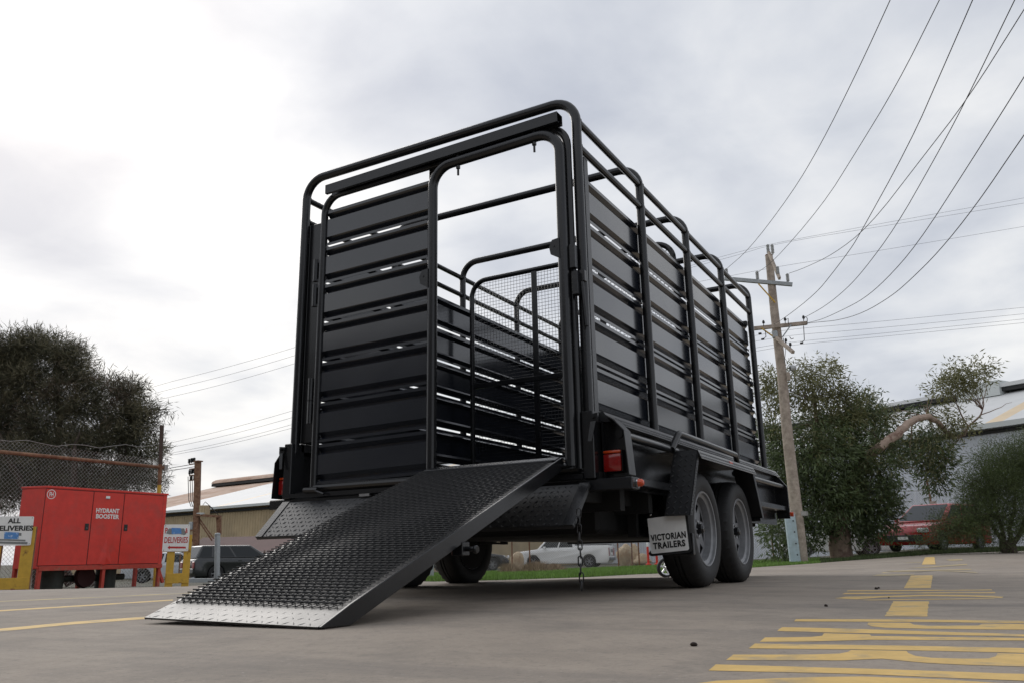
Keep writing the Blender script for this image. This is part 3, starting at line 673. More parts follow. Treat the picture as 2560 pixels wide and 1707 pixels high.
for i in range(nb-1):
    t = tb0+i*pit; st = .5*(i % 2); pts = []
    k = 0; s = .004-st*.017
    while s < WRP-.03:
        pts.append(rp(max(.003, s), t+(pit*.02 if k % 2 else pit*.98), .0030)); s += .017; k += 1
    zg.tube(pts, .0016, 4, caps=False)
    if i == 0:
        zg.tube([q-et*pit for q in pts], .0016, 4, caps=False)
mb.build('anti_slip_bars', MESHP, RP, kind='stuff'); zg.build('zigzag_mesh', MESHP, RP, smooth=False, kind='stuff')
c = rp(WRP-.02, .79, -.075)
MB().box(c, (.05, .05, .05)).tube([c+Vector((.02, 0, 0)), c+Vector((.075, 0, -.004))], .010, 8).tube([c+Vector((.06, 0, -.003)), c+Vector((.075, 0, -.004))], .016, 8).build('hook_bracket', BLK, RP, bevel=.003)
# ================================================================== BACKGROUND MATERIALS
REDP = mat('red_cabinet_paint', (.64, .036, .022), .42, var=.14, vscale=3, col2=(.50, .055, .04), fac=(.52, .72), bump=.03, bscale=25)
REDW = mat('red_worn_paint', (.46, .05, .03), .55, var=.2, vscale=9, col2=(.30, .13, .08), fac=(.55, .7))
YELP = mat('yellow_post_paint', (.58, .36, .045), .55, var=.16, vscale=5, col2=(.20, .09, .03), fac=(.62, .72), bump=.05)
RUST = mat('rusty_steel', (.16, .075, .042), .85, var=.35, vscale=7, col2=(.26, .15, .09), bump=.2)
SIGN = mat('white_sign', (.82, .82, .80), .4, var=.07, vscale=5)
SIGNR = mat('red_sign_ink', (.50, .03, .03), .5)
WHTX = mat('white_lettering', (.80, .80, .78), .5)
BLUE = mat('blue_sticker', (.10, .27, .60), .4, var=.2, vscale=14, col2=(.45, .58, .78), fac=(.55, .6))
TAPE = mat('grey_tape', (.22, .23, .23), .45, var=.3, vscale=20)
GALV = mat('galvanised_wire', (.36, .35, .33), .5, metal=.5, var=.2)
WIRE = mat('dark_wire', (.035, .033, .03), .6)
TIMB = mat('weathered_timber', (.42, .35, .29), .85, var=.25, vscale=5, col2=(.28, .23, .19), bump=.3, bscale=18)
GREYST = mat('grey_steel', (.34, .36, .37), .5, metal=.4, var=.15, vscale=4)
BLUST = mat('pale_blue_steel', (.42, .52, .57), .5, var=.1, vscale=4, col2=(.33, .40, .42))
PORC = mat('grey_porcelain', (.42, .43, .43), .3, var=.1)
KHAK = mat('khaki_cladding', (.48, .375, .23), .75, var=.12, vscale=.5, col2=(.38, .30, .19))
GRYW = mat('grey_blue_cladding', (.60, .63, .68), .65, var=.07, vscale=.4)
ROOFW = mat('white_roof', (.60, .61, .61), .55, var=.06, vscale=.3)
ROOFR = mat('rusty_roof', (.42, .27, .19), .85, var=.2, vscale=.4, col2=(.55, .42, .33))
ROOFY = mat('skylight_sheet', (.66, .52, .34), .5, var=.08, vscale=.5)
MAROON = mat('maroon_roof', (.11, .055, .05), .7, var=.15, vscale=1)
GUTT = mat('pale_gutter', (.55, .58, .57), .5)
SHADO = mat('dark_trim_and_shadow', (.035, .035, .035), .8)  # dark fittings, and the painted shadow line under the shed eaves
GLASS = mat('car_glass', (.016, .02, .022), .14, spec=.35)
LAMP = mat('clear_lamp', (.7, .72, .74), .1, spec=.8)
BARK = mat('gum_bark', (.30, .22, .17), .85, var=.25, vscale=3, col2=(.16, .10, .08), fac=(.45, .6), bump=.4, bscale=14)
BARKP = mat('pale_gum_bark', (.38, .285, .225), .8, var=.2, vscale=3, col2=(.20, .12, .09), fac=(.52, .62), bump=.4, bscale=10)
BARKD = mat('dark_bark', (.075, .055, .045), .9, var=.3, vscale=6, bump=.4, bscale=14)
LEAFG = mat('gum_leaves', (.098, .132, .054), .45, island=.28, var=.55, vscale=.6)
LEAFY = mat('gum_leaves_lit', (.18, .18, .08), .5, island=.3, var=.5, vscale=.6)  # paler leaf copy, highlights put into the colour
LEAFC = mat('needle_foliage', (.078, .078, .044), .65, island=.3, var=.55, vscale=.5, col2=(.055, .035, .028), fac=(.58, .72))
LEAFT = mat('needle_tips_lit', (.135, .122, .07), .65, island=.3, var=.3, vscale=.5, col2=(.10, .065, .05), fac=(.5, .62))  # lighter needle copy, highlights put into the colour
LEAFB = mat('bush_foliage', (.09, .12, .042), .6, island=.3, var=.5, vscale=.7)
def translucent(m, f):
    t = m.node_tree; b = t.nodes['Principled BSDF']; tr = t.nodes.new('ShaderNodeBsdfTranslucent'); mxs = t.nodes.new('ShaderNodeMixShader'); mxs.inputs[0].default_value = f
    src = b.inputs['Base Color'].links[0].from_socket; t.links.new(src, tr.inputs[0]); t.links.new(b.outputs[0], mxs.inputs[1]); t.links.new(tr.outputs[0], mxs.inputs[2])
    t.links.new(mxs.outputs[0], t.nodes['Material Output'].inputs[0])
for m_, f_ in ((LEAFG, .3), (LEAFY, .35), (LEAFB, .25), (LEAFC, .12)): translucent(m_, f_)
DRYM = mat('dry_grass', (.24, .18, .12), .9, island=.4)
SAND = mat('sandstone', (.46, .37, .25), .9, var=.25, vscale=3, col2=(.33, .22, .13), bump=.5, bscale=5)

# ================================================================== SHEDS
def corr(mb, A, B, z0, z1, pitch=.25, dep=.03):
    """trapezoid ribbed cladding from A to B"""
    A, B = Vector((A.x, A.y, 0)), Vector((B.x, B.y, 0)); L = (B-A).length; d = (B-A)/L; n = Vector((d.y, -d.x, 0)); k = int(L/pitch); vs = []
    for i in range(k):
        for f, o in ((0, 0), (.45, 0), (.6, dep), (.85, dep)):
            p = A+d*((i+f)*pitch)+n*o; vs += [(p.x, p.y, z0), (p.x, p.y, z1)]
    m = len(vs)//2; mb.add(vs, [(2*i, 2*i+2, 2*i+3, 2*i+1) for i in range(m-1)]); return mb
def shed(name, label, A, B, zE, zR, hs, z0, wm, panels, loc, gut=.5):
    S = thing(name, label, 'shed', loc); o = Vector(loc); A, B = A-o, B-o
    d = Vector((B.x-A.x, B.y-A.y, 0)); L = d.length; d /= L; pp = Vector((-d.y, d.x, 0))
    if pp.dot(A+o-CP) < 0: pp = -pp
    zE -= o.z; zR -= o.z; z0 -= o.z
    corr(MB(), A, B, z0, zE-.15, .30, .04).build('wall', wm, S, smooth=False)
    for P, q in ((A, -1), (B, 1)):
        MB().add([(P.x, P.y, z0), (P.x, P.y, zE-.12), (*(P+pp*hs).xy, zR-.12), (*(P+pp*2*hs).xy, zE-.12), (*(P+pp*2*hs).xy, z0)], [(0, 1, 2, 3, 4)]).build('end_wall', wm, S, smooth=False)
    ov = .45
    for (s0, s1, m) in panels:
        for sgn in (0, 1):
            e0 = A+d*s0-pp*ov if sgn == 0 else A+d*s0+pp*(2*hs+ov); e1 = A+d*s1-pp*ov if sgn == 0 else A+d*s1+pp*(2*hs+ov)
            r0, r1 = A+d*s0+pp*hs, A+d*s1+pp*hs; ze = zE-ov*(zR-zE)/hs
            MB().add([(e0.x, e0.y, ze), (e1.x, e1.y, ze), (r1.x, r1.y, zR), (r0.x, r0.y, zR), (e0.x, e0.y, ze-.06), (e1.x, e1.y, ze-.06), (r1.x, r1.y, zR-.06), (r0.x, r0.y, zR-.06)],
                     [(0, 1, 2, 3), (7, 6, 5, 4), (0, 4, 5, 1), (3, 2, 6, 7), (0, 3, 7, 4), (1, 5, 6, 2)]).build('roof_sheet', m, S, smooth=False)
    g0, g1 = A-pp*(ov+.1), B-pp*(ov+.1)
    MB().bar((g0.x, g0.y, zE-.12), (g1.x, g1.y, zE-.12), .2, gut*.5).build('gutter', GUTT, S)
    MB().bar((*(A-pp*.1).xy, zE-.36), (*(B-pp*.1).xy, zE-.36), .12, .18).build('eave_shadow_strip', SHADO, S)  # dark strip standing for the shadow line under the eave
    return S, A, B, d, pp, L
# left: khaki shed with white and rusty roof
A, B = GP(418, 1276, 66), GP(680, 1255, 58.5); zE = (A.z+B.z)/2; dAB = (B-A).normalized(); A = A-dAB*14; B = B+dAB*11
pp = Vector((-dAB.y, dAB.x, 0)); pp = pp if pp.dot(FW) > 0 else -pp; hs = 15
zR = VP(A+pp*hs, B+pp*hs, 640, 1203).z; L = (B-A).length
pan = []; s = 0; ed = [0, 11, 20, 20.6, 26, 26.6, 33, 33.6, L]
for i in range(len(ed)-1): pan.append((ed[i], ed[i+1], ROOFR if i == 0 else (ROOFW if i % 2 else ROOFY)))
S1, A_, B_, d_, p_, L_ = shed('khaki_shed', 'long khaki shed with white and rusty roof behind the parked cars', A, B, zE, zR, hs, -1.3, KHAK, pan, (A.x, A.y, -1.3), .35)
zr = zR+1.3
for s0, s1, m in ((0, 12.5, ROOFR), (12.5, L, ROOFW)):
    a, b = A_+d_*s0+p_*hs, A_+d_*s1+p_*hs; n = 9; vs = []
    for q in (a, b):
        for k in range(n):
            an = math.pi*k/(n-1); vs.append((*(q-p_*1.7*math.cos(an)).xy, zr+.02+.55*math.sin(an)))
    MB().add(vs, [(k, k+1, n+k+1, n+k) for k in range(n-1)]+[tuple(range(n)), tuple(range(n, 2*n))]).build('ridge_vent', m, S1)
    MB().bar((*a.xy, zr-.14), (*b.xy, zr-.14), 3.3, .26).build('vent_slot', SHADO, S1)
MB().bar((*(A_-p_*.04).xy, zE+1.3-3.2), (*(B_-p_*.04).xy, zE+1.3-3.2), .1, .07).build('wall_rail', SHADO, S1)
# right: grey shed
A, B = GP(2190, 1100, 46), GP(2560, 1049, 39.2); zE = (A.z+B.z)/2; dAB = Vector((B.x-A.x, B.y-A.y, 0)).normalized(); A0 = A.copy(); A = A-dAB*34; B = B+dAB*14
pp = Vector((-dAB.y, dAB.x, 0)); pp = pp if pp.dot(FW) > 0 else -pp; hs = 9
A.z = B.z = 0; zR = VP(A+pp*hs, B+pp*hs, 2450, 988).z; L = (B-A).length
sx = [(VP(A+pp*hs, B+pp*hs, px, 985)-A).dot(dAB) for px in (2655, 2700)]
pan = [(0, L*.25, ROOFW), (L*.25, L*.265, ROOFY), (L*.265, sx[0], ROOFW), (sx[0], sx[1], ROOFY), (sx[1], L, ROOFW)]
S2, A_, B_, d_, p_, L_ = shed('grey_shed', 'large pale grey clad shed with white roof behind the gum tree', A, B, zE, zR, hs, -.8, GRYW, pan, (A.x, A.y, -.8), .5)
zr = zR+.8
for s0, s1 in ((0, L*.62), (L*.66, L)):
    a, b = A_+d_*s0+p_*hs, A_+d_*s1+p_*hs
    MB().bar((*a.xy, zr+.22), (*b.xy, zr+.22), 2.2, .22).build('ridge_vent', ROOFW, S2)
    MB().bar((*a.xy, zr+.0), (*b.xy, zr+.0), 1.9, .22).build('vent_slot', SHADO, S2)
a, b = A_+d_*L*.617+p_*hs, A_+d_*L*.663+p_*hs; MB().bar((*a.xy, zr+.1), (*b.xy, zr+.1), 2.4, .9).build('ridge_box', GUTT, S2)
# small shed with a maroon roof
q = onground(560, 1400, 44); S3 = thing('lean_to', 'low patched shed with a maroon roof beside the brown pole', 'shed', q, YAW-R(14))
MB().span((-1.9, 0, 0), (4.5, 3, 1.35)).build('wall', mat('patchy_boards', (.22, .17, .15), .85, var=.4, vscale=1.2, col2=(.42, .40, .37), fac=(.45, .52)), S3, smooth=False)
for k in range(22): MB().span((-1.85+k*.29, -.02, .02), (-1.62+k*.29, 0, 1.3)).build('board', RUST if k % 3 else GRYW, S3, smooth=False)
MB().prism([(-2.3, -.5, 1.36), (-2.3, 1.4, 2.25), (-2.3, 3.4, 1.36)], (7.1, 0, 0)).build('roof', MAROON, S3, smooth=False)
MB().span((-2.3, -.55, 1.26), (4.8, -.50, 1.37)).build('gutter', GUTT, S3)

# ================================================================== HYDRANT BOOSTER CABINET
A, B = GP(94, 1440, 12.0), GP(402, 1437, 13.85); A.z = B.z = 0; LC = (B-A).length; ang = math.atan2(B.y-A.y, B.x-A.x); dC = (B-A)/LC
q = A.copy(); q.z = gzp(A)-.01
HC = thing('hydrant_cabinet', 'red steel hydrant booster cabinet on legs behind two delivery signs', 'cabinet', q, ang)
def cs(px, py): v = VP(A, B, px, py); return (v-A).dot(dC), v.z-q.z
zb = cs(97, 1421)[1]; zt = cs(105, 1211)[1]; dp = .62
MB().span((0, 0, zb), (LC, dp, zt-.02)).build('cabinet_body', REDP, HC, bevel=.008)
MB().prism([(-.012, -.014, zt-.035), (LC+.012, -.014, zt-.035), (LC+.012, dp+.01, zt-.015), (-.012, dp+.01, zt-.015)], (0, 0, .03)).build('cabinet_lid', REDP, HC, bevel=.004)
MB().span((-.005, -.012, zb-.03), (LC+.005, .0, zb+.035)).build('bottom_rail', REDW, HC, bevel=.004)
zd0 = zb+.045; zd1 = zt-.05
xs = [cs(104, 1310)[0], cs(226, 1310)[0], cs(304, 1310)[0], cs(403, 1310)[0]]
dm = []
for i in range(3):
    a, b = xs[i]+.006, xs[i+1]-.006
    o = MB().span((a, -.010, zd0), (b, -.001, zd1)).build('cabinet_door', REDP, HC, bevel=.003); dm.append(o)
    MB().span((a-.007, -.0018, zd0-.008), (b+.007, -.0012, zd1+.008)).build('door_gap', SHADO, HC)
for px, py, dr in ((215.5, 1316, 0), (313, 1318, 2)):
    s, z = cs(px, py); h = MB().span((s-.032, -.017, z-.05), (s+.032, -.010, z+.05)).build('door_handle', INK, dm[dr], bevel=.004); MB().lathe([(.0001, .006), (.010, .004), (.012, 0)], (s, -.017, z-.018), (0, -1, 0), 10).build('lock', GRYP, h)
s, z = cs(269, 1242); MB().span((s-.035, -.014, z-.018), (s+.035, -.010, z+.018)).build('small_plate', SIGN, dm[1]); MB().span((s-.036, -.018, z-.026), (s+.03, -.010, z-.019)).build('plate_hook', GRYP, dm[1])
def put(tm, s, y, z, wd=None):
    if wd: ww = max(v[0] for v in tm.v)-min(v[0] for v in tm.v); tm.xform(Matrix.Diagonal((wd/ww, 1, 1, 1)))
    return tm.xform(Matrix.Translation((s, y, z)))
s, z = cs(268.5, 1275.5); s2, z2 = cs(268, 1290)
for t_, ss, zz_, wd in (('HYDRANT', s, z, .40), ('BOOSTER', s2, z2, .40)): put(textmesh(t_, .066, bold=.003), ss, -.0125, zz_, wd).build('lettering', WHTX, dm[1], smooth=False)
s, z = cs(127, 1230); s = max(s, xs[0]+.085); z = min(z, zd1-.075)
MB().lathe([(.058, 0), (.068, 0), (.068, .002), (.058, .002)], (s, -.010, z), (0, -1, 0), 32, closed=True).build('round_emblem', WHTX, dm[0])
put(textmesh('FH', .066, bold=.002), s, -.0125, z, .062).build('lettering', WHTX, dm[0], smooth=False)
# dent in the middle door
s, z = cs(258, 1396); MB().add([(s-.11, -.0104, zd0+.005), (s+.14, -.0104, zd0+.005), (s+.03, -.028, zd0+.10), (s+.02, -.0104, zd0+.42), (s, -.022, zd0-.005)], [(0, 4, 2), (4, 1, 2), (1, 3, 2), (3, 0, 2)]).build('door_dent', REDP, dm[1], smooth=False)
for x, y in ((.03, .03), (LC*.5, .03), (LC-.03, .03), (.03, dp-.03), (LC*.5, dp-.03), (LC-.03, dp-.03)): MB().span((x-.026, y-.026, 0), (x+.026, y+.026, zb)).build('cabinet_leg', REDW, HC, bevel=.003)
MB().bar((LC-.06, .03, zb), (LC+.07, .03, .06), .04, .04).build('leg_brace', REDW, HC)
# pipework under it
DKG = mat('dark_green_pipe', (.022, .028, .022), .6, var=.3)
pv = thing('pump_pipework', 'dark valves and pipes under the red cabinet', 'pipes', q, ang)
MB().tube([(.45, .35, 0), (.45, .35, zb)], .16, 16).build('riser_pipe', DKG, pv); MB().tube([(LC-.75, .35, 0), (LC-.75, .35, zb)], .15, 16).build('riser_pipe', DKG, pv)
MB().lathe([(.0001, -.05), (.15, -.05), (.17, 0), (.15, .05), (.0001, .05)], (LC*.45, .3, .19), (0, 1, 0), 20).build('valve_body', mat('dull_red_valve', (.045, .012, .012), .8), pv)
MB().tube([(.3, .4, .17), (LC-.4, .4, .17)], .05, 10).build('cross_pipe', DKG, pv)

# ================================================================== SIGNS ON YELLOW FRAMES
def frame_sign(label, flabel, px0, px1, py0, py1, D, lines, legs, base_px, which):
    a, b = GP(px0, py0, D-.06), GP(px1, py0, D+.10); a.z = b.z = 0
    dd = (b-a).normalized(); an = math.atan2(dd.y, dd.x); g = a.copy(); g.z = gzp(a)-.01
    def c2(px, py): v = VP(a, b, px, py); return (v-a).dot(dd), v.z-g.z
    F = thing('yellow_post_frame', flabel, 'bollard', g, an)
    x0, z0 = c2(px0, py1); x1, z1 = c2(px1, py0)
    for (lx0, lx1) in legs:
        s0, s1 = c2(lx0, base_px-30)[0], c2(lx1, base_px-30)[0]
        MB().span((s0, .02, 0), (s1, .035, z0+.25)).build('post', YELP, F, bevel=.002); MB().span((s0, .035, 0), (s0+.012, .13, z0+.25)).build('post_flange', YELP, F); MB().span((s1-.012, .035, 0), (s1, .13, z0+.25)).build('post_flange', RUST, F)
    r0, r1 = c2(legs[0][0]+2, base_px-25)[0], c2(legs[-1][1]-2, base_px-25)[0]
    MB().span((r0, .005, .06), (r1, .018, .21)).build('rail', YELP, F, bevel=.003)
    Sg = thing('delivery_sign', label, 'sign', (g.x, g.y, g.z+z0), an)
    pl = MB().prism(fil([(x0+.01, 0, 0), (x1, 0, 0), (x1, 0, z1-z0), (x0, 0, z1-z0), (x0, 0, 0), (x0+.01, 0, 0)], .018, 4)[1:-1], (0, .004, 0)).build('sign_plate', SIGN, Sg)
    for (xx, zz2) in ((x0+.02, .02), (x1-.02, .02), (x0+.02, z1-z0-.02), (x1-.02, z1-z0-.02)): MB().lathe([(.0001, .003), (.006, .002), (.007, 0)], (xx, 0, zz2), (0, -1, 0), 8).build('screw', GALV, pl)
    for kind, args in lines:
        if kind == 'T':
            tx, px, py, hpx, wpx, m, bo = args; s, z = c2(px, py); k = D*.97/2047
            put(textmesh(tx, hpx*k, bold=bo), s, -.0022, z-z0, wpx*k).build('lettering', m, pl, smooth=False)
        else:
            pts, m, y = args; MB().prism([(c2(*p)[0], y, c2(*p)[1]-z0) for p in pts], (0, .0008, 0)).build(kind, m, pl, smooth=False)
def zs(L): return [(.2806*x, 1060+.2806*y) for x, y in L]
frame_sign('white delivery sign with black lettering and blue sticker at the yard edge', 'yellow steel post frame holding the black lettered sign', -15, 85.5, 1289.5, 1363, 11.35,
    [('T', ('ALL', 36, 1300.5, 12, 28.5, INK, .003)), ('T', ('DELIVERIES', 34, 1319, 12.2, 89, INK, .003)),
     ('sticker', (zs([(40, 955), (168, 962), (165, 1020), (36, 1018)]), BLUE, -.003)), ('sticker_edge', (zs([(168, 965), (192, 966), (190, 992), (166, 990)]), TAPE, -.002)),
     ('tape_strip', (zs([(-45, 1018), (228, 1026), (226, 1040), (-45, 1032)]), TAPE, -.002)), ('tape_strip', (zs([(-45, 1040), (246, 1046), (244, 1068), (-45, 1058)]), TAPE, -.0022))],
    [(-40, -8), (42, 74)], 1472, 0)
frame_sign('white sign with red arrow and blue sticker beside the red cabinet', 'yellow steel post frame holding the red lettered sign', 405, 475.6, 1309.5, 1377.5, 13.1,
    [('T', ('P', 416, 1325, 14, 6, SIGNR, .002)), ('T', ('&', 466.5, 1325, 12, 6, SIGNR, .002)), ('T', ('DELIVERIES', 440.6, 1348.5, 14.5, 55, SIGNR, .002)),
     ('arrow', (zs([(1492, 1096), (1512, 1076), (1512, 1086), (1655, 1087), (1655, 1104), (1512, 1103), (1512, 1114)]), SIGNR, -.0015)),
     ('torn_tape', (zs([(1480, 970), (1505, 925), (1640, 925), (1660, 975), (1640, 985), (1600, 975), (1510, 978)]), TAPE, -.002)), ('sticker', (zs([(1528, 920), (1610, 922), (1618, 972), (1530, 975)]), BLUE, -.003))],
    [(414, 433.5), (456, 474)], 1458, 1)

# ================================================================== FENCES
def chain_link(mb, A, B, h, pitch, wr, zoff=0.0, flat=False):
    L = (Vector((B.x-A.x, B.y-A.y, 0))).length; d = Vector((B.x-A.x, B.y-A.y, 0))/L; n = int(L/pitch); m = int(h/pitch)*2
    nn2 = Vector((d.y, -d.x, 0))
    for i in range(n):
        for sgn in (1, -1):
            pass
        pts = []
        for j in range(m+1):
            s = (i+(.5 if j % 2 else 0)+(.0))*pitch; s += .25*pitch
            p = A+d*s+nn2*(.004 if (i+j) % 2 else -.004); pts.append(Vector((p.x, p.y, gzp(p)+zoff+j*pitch*.5)))
        if flat:
            for j in range(m):
                a, b = pts[j], pts[j+1]; mb.add([a-d*wr, a+d*wr, b+d*wr, b-d*wr], [(0, 1, 2, 3)])
        else: mb.tube(pts, wr, 3, caps=False)
        pts2 = [Vector((q.x, q.y, q.z))+d*(pitch if j % 2 == 0 else 0) for j, q in enumerate(pts)]
        if flat:
            for j in range(m):
                a, b = pts2[j], pts2[j+1]; mb.add([a-d*wr, a+d*wr, b+d*wr, b-d*wr], [(0, 1, 2, 3)])
        else: mb.tube(pts2, wr, 3, caps=False)
    return mb
A, B = GP(-330, 1300, 11.2), GP(413, 1300, 15.3)
FN = thing('chain_link_fence', 'rusty railed chain link fence behind the red cabinet', 'fence', (0, 0, 0))
chain_link(MB(), A, B, 2.28, .066, .0028).build('chain_mesh', GALV, FN, smooth=False, kind='stuff')
a, b = VP(A, B, 0, 1128), VP(A, B, 413, 1168); dd = (b-a)/(b-a).length; a2 = VP(A, B, -300, 1095)
MB().tube([a2, a, b], .030, 8).build('top_rail', RUST, FN)
pb = b.copy(); pb.z = gzp(b)
pt_ = VP(A, B, 405, 1062)
MB().tube([pb, pb.lerp(pt_, .62)], .036, 10).build('post', YELP, FN); MB().tube([pb.lerp(pt_, .62), pb.lerp(pt_, .75)], .036, 10).build('post_middle', RUST, FN); MB().tube([pb.lerp(pt_, .75), pt_], .036, 10).build('post_top', BARKD, FN)
MB().tube([b-Vector((0, 0, .05)), b+Vector((0, 0, .05))], .05, 8).build('clamp', GALV, FN)
for px in (-60, -280): c = VP(A, B, px, 1300); c.z = gzp(c); MB().tube([c, c+Vector((0, 0, 2.3))], .03, 8).build('post', RUST, FN)
a, b = VP(A, B, -100, 1082), VP(A, B, 405, 1110)
MB().tube([a.lerp(b, k/14)+Vector((0, 0, .03*math.sin(k*1.9)-.10*math.sin(math.pi*k/14))) for k in range(15)], .004, 4).build('top_wire', GALV, FN)
# far fences
def far_fence(label, pts, h, posts, pitch, wr, zoff=0):
    F = thing('wire_fence', label, 'fence', (0, 0, 0)); mb = MB()
    for a, b in zip(pts, pts[1:]): chain_link(mb, a, b, h, pitch, wr, zoff, flat=True)
    mb.build('chain_mesh', GALV, F, smooth=False, kind='stuff')
    for px, D, hh, ln in posts:
        c = onground(px, 1400, D); c.z += zoff; MB().tube([c, c+Vector((ln, 0, hh))], .035, 8).build('post', RUST, F)
    for a, b in zip(pts, pts[1:]):
        MB().tube([Vector((a.x, a.y, gzp(a)+zoff+h)), Vector((b.x, b.y, gzp(b)+zoff+h))], .012, 5).build('strand', GALV, F)
    return F
far_fence('chain link fence with brown posts in front of the white pickup', [onground(900, 1400, 40), onground(1680, 1400, 40)], 2.0, [(1280, 40, 2.05, .02), (1325, 39.8, 2.1, -.03), (1546, 40, 2.0, 0), (1580, 40.1, 2.0, .05), (1598, 40, 2.1, .0), (1190, 40, 2.05, 0), (1010, 40, 2, 0)], .11, .004)
far_fence('tall chain link fence in front of the grey shed', [onground(1860, 1400, 31), onground(2240, 1400, 32), onground(2750, 1400, 33)], 2.3, [(1935, 31.2, 2.4, 0), (2354, 32.2, 2.9, -.12), (2600, 32.6, 2.4, 0)], .10, .0042)
c = onground(2333, 1400, 32.0); tag(MB().span((-.12, -.01, -.14), (.12, 0, .14)).build('fence_plate', mat('faded_plate', (.45, .43, .38), .6, var=.3, vscale=6)), 'small faded notice fixed to the fence above the red car', 'sign').location = GP(2333, 1261, 31.9)
far_fence('low rusty pipe fence in front of the maroon roofed shed', [onground(430, 1400, 40), onground(720, 1400, 39)], 1.25, [(450, 40, 1.3, 0), (520, 39.7, 1.3, 0), (590, 39.5, 1.5, .1), (660, 39.3, 1.3, 0)], .2, .004)

# ================================================================== VEHICLES
def carpaint(n, c): return mat(n, c, .25, coat=.5, var=.05, vscale=3)
def arc(cy, r, z0, n=9):
    a0 = math.asin(min(1, (z0-.33)/r)); return [(cy+r*math.cos(a), .33+r*math.sin(a)) for a in [a0+(math.pi-2*a0)*k/n for k in range(n+1)]]
def car(name, label, cat, loc, rz, L, Wd, H, belt, wb, top, gh, pm, pane_split, lights=True, group=None):
    """local +y forward, origin on the ground under the middle; top: upper outline front to rear; gh: greenhouse (y0 rear bottom, y1 front bottom, y2 rear top, y3 front top)"""
    V = thing(name, label, cat, loc, rz, group); z0 = .22
    poly = [(L/2-.12, z0)]+arc(wb/2, .37, z0)[0:]+arc(-wb/2, .37, z0)+[(-L/2+.1, z0), (-L/2, .42)]+top[::-1]+[(L/2, .42)]
    hw = Wd/2
    MB().prism([(-hw, y, z) for y, z in poly], (Wd, 0, 0)).build('body', pm, V, bevel=.045, seg=2, ang=50)
    y0, y1, y2, y3 = gh; wb_, wt = hw-.05, hw-.22
    C = [Vector((sx*wb_, y, belt-.02)) for y in (y0, y1) for sx in (-1, 1)]+[Vector((sx*wt, y, H)) for y in (y2, y3) for sx in (-1, 1)]
    MB().add(C, [(0, 1, 3, 2), (4, 6, 7, 5), (0, 4, 5, 1), (2, 3, 7, 6), (0, 2, 6, 4), (1, 5, 7, 3)]).build('cabin', pm, V, bevel=.06, seg=3, ang=50)
    def quad(a, b, c, d, u0, u1, v0, v1, off, nm, m):
        def P(u, v): return (a.lerp(b, u)).lerp(d.lerp(c, u), v)
        n = (b-a).cross(d-a).normalized(); cen = (a+b+c+d)/4; mid = Vector((0, (y0+y1)/2, (belt+H)/2))
        if n.dot(cen-mid) < 0: n = -n
        MB().prism([P(u, v)+n*off for u, v in ((u0, v0), (u1, v0), (u1, v1), (u0, v1))], n*.004).build(nm, m, V)
    quad(C[0], C[1], C[5], C[4], .07, .93, .12, .9, .002, 'rear_window', GLASS)
    quad(C[2], C[3], C[7], C[6], .06, .94, .06, .93, .002, 'windscreen', GLASS)
    for sx in (0, 1):
        for u0, u1 in pane_split: quad(C[sx], C[2+sx], C[6+sx], C[4+sx], u0, u1, .12, .88, .002, 'side_window', GLASS)
    for sx in (-1, 1):
        for y in (-wb/2, wb/2):
            W_ = bpy.data.objects.new('wheel', None); COL.objects.link(W_); W_.parent = V; W_.location = (sx*(hw-.11), y, .335)
            MB().lathe([(.21, .1), (.29, .105), (.33, .08), (.335, 0), (.33, -.08), (.29, -.1), (.2, -.1)], (0, 0, 0), (sx, 0, 0), 28).build('tyre', RUB, W_)
            mb = MB().lathe([(.0001, .07), (.05, .075), (.06, .06)], (0, 0, 0), (sx, 0, 0), 14).lathe([(.215, .098), (.20, .09), (.195, .02)], (0, 0, 0), (sx, 0, 0), 28)
            for k in range(6): an = k*math.pi/3; mb.bar((sx*.065, 0, 0), (sx*.075, .2*math.cos(an), .2*math.sin(an)), .05, .02, up=(1, 0, 0))
            mb.build('rim', RIM, W_); MB().lathe([(.0001, .01), (.2, .01)], (0, 0, 0), (sx, 0, 0), 20).build('wheel_back', DARK, W_)
        if lights:
            zt_ = top[-1][1]
            MB().span((sx*(hw-.30), -L/2-.012, belt-.42), (sx*(hw-.03), -L/2+.05, belt-.14)).build('tail_light', REDL, V, bevel=.02)
            MB().span((sx*(hw-.42), L/2-.10, .62), (sx*(hw-.04), L/2+.004, .78)).build('headlight', LAMP, V, bevel=.03)
        MB().span((sx*(hw+.01), y1-.55, belt+.0), (sx*(hw+.19), y1-.42, belt+.14)).build('mirror', pm, V, bevel=.03)
        for yy in (y0+(y1-y0)*.22, y0+(y1-y0)*.55): MB().span((sx*(hw+.001), yy, belt-.14), (sx*(hw+.02), yy+.17, belt-.11)).build('door_handle', pm, V, bevel=.006)
    MB().span((-hw+.08, -L/2-.02, .36), (hw-.08, -L/2+.03, .56)).build('rear_bumper', pm, V, bevel=.02)
    MB().span((-hw+.25, L/2-.02, .34), (hw-.25, L/2+.012, .56)).build('grille', INK, V, bevel=.01)
    MB().span((-.18, -L/2-.014, belt-.36), (.18, -L/2-.004, belt-.23)).build('number_plate', SIGN, V); MB().span((-.18, L/2+.013, .40), (.18, L/2+.02, .50)).build('number_plate', SIGN, V)
    return V
def heading(off): return YAW+R(off)
DG = carpaint('charcoal_car_paint', (.022, .025, .026)); WH = carpaint('white_car_paint', (.74, .74, .73)); RD = carpaint('red_car_paint', (.36, .012, .013)); BK = carpaint('black_car_paint', (.012, .013, .015)); SV = carpaint('silver_car_paint', (.55, .57, .60))
